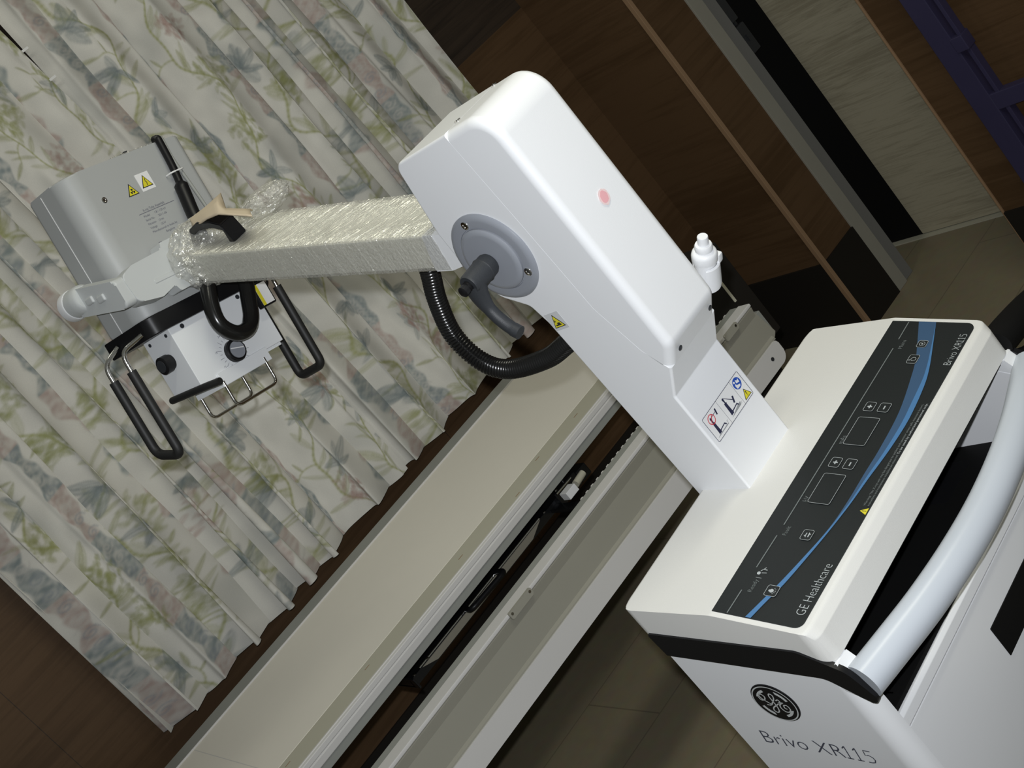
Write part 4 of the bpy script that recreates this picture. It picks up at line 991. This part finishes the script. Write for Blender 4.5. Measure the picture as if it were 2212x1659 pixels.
for i, (t_, x_, w_) in enumerate((('Model', -0.014, .012), ('1.8 / 120 kV', 0.008, .024), ('Serial No.', -0.014, .018), ('2011-06', 0.012, .018), ('Filtration', -0.014, .016), ('1.0 mm', 0.008, .010), ('Voltage', -0.014, .014), ('125 kV', 0.008, .010), ('Manufactured in India by', -0.014, .052), ('Bangalore', 0.010, .018), ('Made in India', -0.006, .022))):
    row = (0, 0, 1, 1, 2, 2, 3, 3, 4, 5, 7)[i]
    fs.text(bm, t_, x_, 0.1585-0.0068*row, 0.0050, w_)
fs.rect(bm, -0.0145, 0.1100, -0.0085, 0.1150)
fs.line(bm, [(-0.004, 0.0985+.003), (0.070, 0.0985+.003)], 0.0009); fs.text(bm, 'X-Ray Tube', 0.020, 0.1035, 0.0055, 0.028)
hpart('rating_plate', bm, 'textlight', hd)
bm = NB(); fs.poly(bm, [(-0.002, 0.0945), (0.004, 0.0945), (0.004, 0.0985), (-0.002, 0.0965)], 1.2); hpart('print_mark', bm, 'inkk', hd)
# ---- head cables over the front
cb = catmull([HX(0.087, 0.004, 0.2665), HX(0.0865, -0.004, 0.2645), HX(0.085, -0.007, 0.258), HX(0.080, -0.010, 0.215), HX(0.070, -0.014, 0.170), HX(0.058, -0.020, 0.128), HX(0.046, -0.030, 0.09)], 8)
bm = NB(); tube(bm, cb, 0.0075, 14, rfun=lambda i: 0.0065 if i < 30 else 0.0115); part('head_cable', bm, 'black')
cb = catmull([HX(0.098, 0.004, 0.2655), HX(0.096, -0.003, 0.262), HX(0.092, -0.006, 0.225), HX(0.094, -0.010, 0.175), HX(0.088, -0.022, 0.125), HX(0.080, -0.03, 0.10)], 8)
bm = NB(); tube(bm, cb, 0.0030, 10); part('head_cable', bm, 'raillip')
bm = NB()
for w in (0.205,): tube(bm, catmull([HX(0.066, -0.002, w), HX(0.070, -0.014, w), HX(0.090, -0.016, w), HX(0.100, -0.002, w+0.003)], 5), 0.0014, 8)
part('cable_tie', bm, 'labelw')
# ---- black carrier plate, collimator
bm = NB(); prism(bm, rounded([(-0.120, -0.012, .022), (0.140, -0.012, .012), (0.140, 0.118, .01), (-0.120, 0.118, .004)], n=6), -0.0105, 0.018, 'z', 0.0015, 1); hpart('carrier_plate', bm, 'black')
bm = NB(); box(bm, -0.085, 0.105, 0.0, 0.075, -0.113, -0.0105, 0.0015, 2); box(bm, -0.080, 0.100, 0.004, 0.071, -0.118, -0.112); col_ = hpart('collimator', bm, 'colli', smooth=30)
bm = NB(); prism(bm, [(-0.050, -0.108), (0.062, -0.108), (0.062, -0.131), (-0.050, -0.131)], -0.003, 0.075, 'y', 0.0008, 1); hpart('accessory_slide', bm, 'colli', col_)
for (p, w) in ((-0.059, -0.0165), (0.066, -0.0165)):
    bm = NB(); lathe(bm, [(0.0038, 0), (0.0038, 0.0012), (0.001, 0.0012)], (p, -0.0002, w), (0, -1, 0), 14); hpart('screw', bm, 'lever', col_)
for q in (0.012, 0.060):
    bm = NB(); lathe(bm, [(0.003, 0), (0.003, 0.0012), (0.001, 0.0012)], (-0.0852, q, -0.018), (-1, 0, 0), 12); hpart('screw', bm, 'lever', col_)
KC = (0.003, -0.001, -0.090)
bm = NB(); lathe(bm, [(0.0185, 0), (0.0185, 0.007), (0.0172, 0.0085), (0.0172, 0.010), (0.001, 0.010)], KC, (0, -1, 0), 36); kn = hpart('dial_knob', bm, 'black', col_)
bm = NB(); lathe(bm, [(0.0140, 0.010), (0.0140, 0.0115), (0.001, 0.0115)], KC, (0, -1, 0), 32); hpart('knob_face', bm, 'disc', kn)
bm = NB(); k2 = Sheet((KC[0], KC[1]-0.0118, KC[2]), (1, 0, 0), (0, 0, 1), 0.0002, 0.0002); k2.line(bm, [(-0.0125, 0.006), (0.0125, -0.001)], 0.0018); hpart('pointer', bm, 'labelw', kn)
bm = NB()
for t in range(-40, 250, 14):
    c_, s_ = math.cos(rad(t)), math.sin(rad(t)); l_ = 0.031 if (t//14) % 2 else 0.027
    fs.line(bm, [(KC[0]+c_*0.0225, KC[2]+s_*0.0225), (KC[0]+c_*l_, KC[2]+s_*l_)], 0.0006)
for t, s_ in ((-35, '43'), (15, '35'), (60, '30'), (110, '24'), (160, '18'), (205, '13'), (240, '10')):
    fs.text(bm, s_, KC[0]+0.034*math.cos(rad(t))-0.002, KC[2]+0.034*math.sin(rad(t))-0.002, 0.0050)
hpart('dial_scale', bm, 'textlight', col_)
bm = NB(); lathe(bm, [(0.0125, 0), (0.0125, 0.004), (0.0145, 0.005), (0.0145, 0.018), (0.012, 0.020), (0.001, 0.020)], (-0.085, 0.036, -0.056), (-1, 0, 0), 30); kn2 = hpart('side_knob', bm, 'black', col_)
bm = NB(); lathe(bm, [(0.0100, 0.020), (0.0100, 0.0208), (0.001, 0.0208)], (-0.085, 0.036, -0.056), (-1, 0, 0), 24); hpart('knob_face', bm, 'lever', kn2)
bm = NB(); tube(bm, fillet([(-0.090, 0.078, -0.110), (-0.090, -0.020, -0.116), (-0.085, -0.046, -0.119)], 0.01), 0.0065, 12, flat=0.9); tube(bm, [(-0.084, 0.03, -0.113), (-0.060, 0.03, -0.113)], 0.004, 8)
hpart('slide_bumper', bm, 'grip', col_)
for q in (-0.001, 0.070):
    bm = NB(); tube(bm, fillet([(-0.046, q, -0.122), (-0.046, q, -0.168), (0.048, q, -0.168), (0.048, q, -0.122)], 0.012), 0.0026, 12); hpart('guide_wire', bm, 'chrome', col_)
# ---- steering loops on both sides of the head
def loop(p, tag_):
    pts = fillet([(p+0.03 if p < 0 else p-0.03, 0.014, 0.000), (p, 0.043, -0.008), (p, 0.044, -0.045), (p, 0.044, -0.188), (p, 0.099, -0.172), (p, 0.099, -0.045), (p, 0.099, -0.012), (p+0.03 if p < 0 else p-0.03, 0.085, 0.004)], 0.016, 6)
    bm = NB(); tube(bm, pts, 0.0038, 12); lp = hpart('steering_loop', bm, 'chrome')
    bm = NB(); tube(bm, fillet([(p, 0.044, -0.040), (p, 0.044, -0.188), (p, 0.099, -0.172), (p, 0.099, -0.040)], 0.016, 6), 0.0078, 14); hpart('loop_grip', bm, 'grip', lp)
loop(-0.151, 'l')
def loop2(p):
    pts = fillet([(p-0.05, 0.020, 0.000), (p, 0.022, -0.005), (p, 0.022, -0.045), (p, 0.022, -0.182), (p, 0.085, -0.184), (p, 0.085, -0.045), (p, 0.085, -0.010), (p-0.05, 0.085, 0.004)], 0.014, 6)
    return pts
P2 = 0.171
bm = NB(); tube(bm, loop2(P2), 0.0038, 12); lp = hpart('steering_loop', bm, 'chrome')
bm = NB(); tube(bm, fillet([(P2, 0.022, -0.030), (P2, 0.022, -0.182), (P2, 0.085, -0.184), (P2, 0.085, -0.030)], 0.014, 6), 0.0078, 14); hpart('loop_grip', bm, 'grip', lp)
bm = NB(); box(bm, 0.095, P2, 0.078, 0.092, -0.112, -0.098, 0.002); hpart('loop_bracket', bm, 'black')
bm = NB(); box(bm, 0.0865, 0.1185, -0.020, -0.008, -0.053, -0.011, 0.002); lz = hpart('laser_box', bm, 'black')
lz2 = Sheet((0, -0.0202, 0), (1, 0, 0), (0, 0, 1), 0.0004, 0.0003)
bm = NB(); lz2.rect(bm, 0.0890, -0.050, 0.1150, -0.014); lzl = hpart('warning_sticker', bm, 'labelw', lz)
bm = NB(); lz2.rect(bm, 0.0890, -0.050, 0.0955, -0.014, 0, 2.0); hpart('yellow_stripe', bm, 'yellow', lzl)
bm = NB(); tube(bm, catmull([(0.108, -0.014, -0.012), (0.110, -0.012, -0.001), (0.124, -0.012, 0.000), (0.130, -0.010, -0.016), (0.119, -0.012, -0.026)], 6), 0.0022, 8); hpart('laser_lead', bm, 'black', lz)

# ---- corrugated hoses
def corr(bm, P, r, pitch):
    P = catmull(P, 30); L_ = [0]
    for a, b in zip(P[:-1], P[1:]): L_.append(L_[-1]+(b-a).length)
    n_ = int(L_[-1]/pitch*4); Q = []; j = 0
    for i in range(n_+1):
        d = L_[-1]*i/n_
        while j < len(P)-2 and L_[j+1] < d: j += 1
        t = (d-L_[j])/max(1e-9, L_[j+1]-L_[j]); Q.append(P[j].lerp(P[j+1], t))
    tube(bm, Q, r, 22, rfun=lambda i: r*(1.0, 0.965, 0.87, 0.965)[i % 4])
bm = NB(); corr(bm, [(0.25, 0.335, 1.425), (0.25, 0.368, 1.371), (0.25, 0.402, 1.327), (0.25, 0.429, 1.270), (0.25, 0.418, 1.218), (0.25, 0.375, 1.192), (0.25, 0.288, 1.190), (0.25, 0.224, 1.203), (0.25, 0.145, 1.215)], 0.0142, 0.0052)
part('cable_conduit', bm, 'hose')
bm = NB(); tube(bm, catmull([HX(0.010, -0.045, 0.065), HX(-0.008, -0.05, 0.029), HX(-0.029, -0.05, -0.012), HX(-0.033, -0.05, -0.044), HX(-0.015, -0.05, -0.067), HX(0.010, -0.05, -0.070), HX(0.028, -0.05, -0.056), HX(0.040, -0.05, -0.034), HX(0.053, -0.05, -0.008), HX(0.066, -0.045, 0.025), HX(0.078, -0.04, 0.065)], 10), 0.0128, 18)
part('head_conduit', bm, 'hose')

# ---- wrapping around the boom end, handle on top, foam sheet
crumple('crumpled_wrap', (0.243, 0.805, 1.560), 0.062, 'film2', 5, (1.0, 0.85, 0.85))
crumple('crumpled_wrap', tuple(HX(0.045, -0.040, 0.070)), 0.055, 'film2', 6, (1.15, 0.5, 0.85))
crumple('crumpled_wrap', (0.312, 0.690, 1.562), 0.040, 'film2', 9, (1.0, 1.5, 0.5))
bm = NB()
G = Vector((0.232, 0.0, 0.0))
bt = lambda s, h, u=0.24: BT @ Vector((u, s, h))
arch = [bt(0.570, 0.002), bt(0.552, 0.030), bt(0.522, 0.041), bt(0.486, 0.041), bt(0.462, 0.034), bt(0.453, 0.002)]
fr_ = []
for i, p in enumerate(arch): fr_.append((p+Vector((-0.014, 0, 0)), p+Vector((0.014, 0, 0))))
vsx = [[bm.verts.new(a), bm.verts.new(b), bm.verts.new(b-BN*(0.012 if 0 < i < 5 else 0)+BD*(0.0 if 0 < i < 5 else (-0.014 if i == 0 else 0.014))), bm.verts.new(a-BN*(0.012 if 0 < i < 5 else 0)+BD*(0.0 if 0 < i < 5 else (-0.014 if i == 0 else 0.014)))] for i, (a, b) in enumerate(fr_)]
for i in range(len(vsx)-1):
    for k in range(4): bm.faces.new((vsx[i][k], vsx[i][(k+1) % 4], vsx[i+1][(k+1) % 4], vsx[i+1][k]))
bm.faces.new(vsx[0][::-1]); bm.faces.new(vsx[-1]); bmesh.ops.bevel(bm, geom=list(bm.edges), offset=0.0015, segments=2, affect='EDGES')
bh = part('boom_grip', bm, 'black')
# tan foam sheet folded over the grip
def sheet_mesh(rows, mt, name, thick=0.0022, T=None):
    bm = NB(); V = [[bm.verts.new(Vector(p)) for p in r_] for r_ in rows]
    for i in range(len(V)-1):
        for k in range(len(V[0])-1): bm.faces.new((V[i][k], V[i][k+1], V[i+1][k+1], V[i+1][k]))
    bmesh.ops.subdivide_edges(bm, edges=list(bm.edges), cuts=3, use_grid_fill=True, smooth=0.6)
    o = part(name, bm, mt, smooth=60)
    so = o.modifiers.new('thickness', 'SOLIDIFY'); so.thickness = thick
    return o
g_ = [(0.226, 0.752, 1.596), (0.226, 0.742, 1.600), (0.226, 0.701, 1.6005), (0.226, 0.664, 1.5965), (0.226, 0.638, 1.587), (0.232, 0.60, 1.566)]
o_ = [(0.262, 0.812, 1.606), (0.258, 0.800, 1.612), (0.262, 0.754, 1.612), (0.275, 0.702, 1.6145), (0.262, 0.700, 1.591), (0.270, 0.655, 1.568)]
for j in range(4):
    t = j/3; bulge = 0.006*math.sin(math.pi*t)
    rows_ = [Vector(a).lerp(Vector(b), t)+Vector((0, 0, bulge)) for a, b in zip(g_, o_)]
    globals().setdefault('rows', []).append(rows_)
sheet_mesh(rows, 'cardboard', 'foam_sheet')

# ---- exposure hand switch in its holder on the right of the housing
TA = rad(36)
SWT = Matrix.Translation((0.3325, 0.013, 1.215)) @ Matrix.Rotation(TA, 4, 'X')      # switch leans toward the operator
bm = NB(); b2 = NB()
N_ = 20; ri, ro = 0.0152, 0.0180
pin = [(ri*math.cos(rad(-150+i*240/N_)), ri*math.sin(rad(-150+i*240/N_))) for i in range(N_+1)]
pout = [(ro*math.cos(rad(-150+i*240/N_)), ro*math.sin(rad(-150+i*240/N_))) for i in range(N_, -1, -1)]
prism(b2, pin+pout, -0.046, -0.014, 'z', 0.0006, 1)
lathe(b2, [(0.017, -0.050), (0.017, -0.046), (0.001, -0.046)], (0, 0, 0), (0, 0, 1), 28)
box(b2, 0.006, 0.0172, -0.016, 0.0, -0.018, -0.004, 0.003)
merge(bm, b2, SWT)
box(bm, 0.3065, 0.3220, 0.034, 0.046, 1.165, 1.182, 0.002)
part('switch_holder', bm, 'shell')
sw = thing('hand_switch', 'white hand switch with round push button, held beside the right of the arm housing', 'hand switch', O+Matrix.Rotation(PH, 3, 'Z') @ Vector(SWT @ Vector((0, 0, -0.044))), PH)
sw.rotation_euler = (Matrix.Rotation(PH, 3, 'Z') @ Matrix.Rotation(TA, 3, 'X')).to_euler()
bm = NB(); lathe(bm, [(0.011, 0), (0.0138, 0.003), (0.0138, 0.032), (0.0160, 0.036), (0.0160, 0.044), (0.0148, 0.048), (0.0108, 0.051)], (0, 0, 0), (0, 0, 1), 32); link('body', bm, MT['shell'], sw)
bm = NB(); lathe(bm, [(0.0104, 0.049), (0.0112, 0.053), (0.0112, 0.057), (0.0100, 0.0595), (0.0074, 0.060)], (0, 0, 0), (0, 0, 1), 28); link('collar', bm, MT['shell'], sw)
bm = NB(); lathe(bm, [(0.0068, 0.058), (0.0068, 0.0705), (0.0062, 0.0715), (0.001, 0.0715)], (0, 0, 0), (0, 0, 1), 26); link('push_button', bm, MT['shell'], sw)
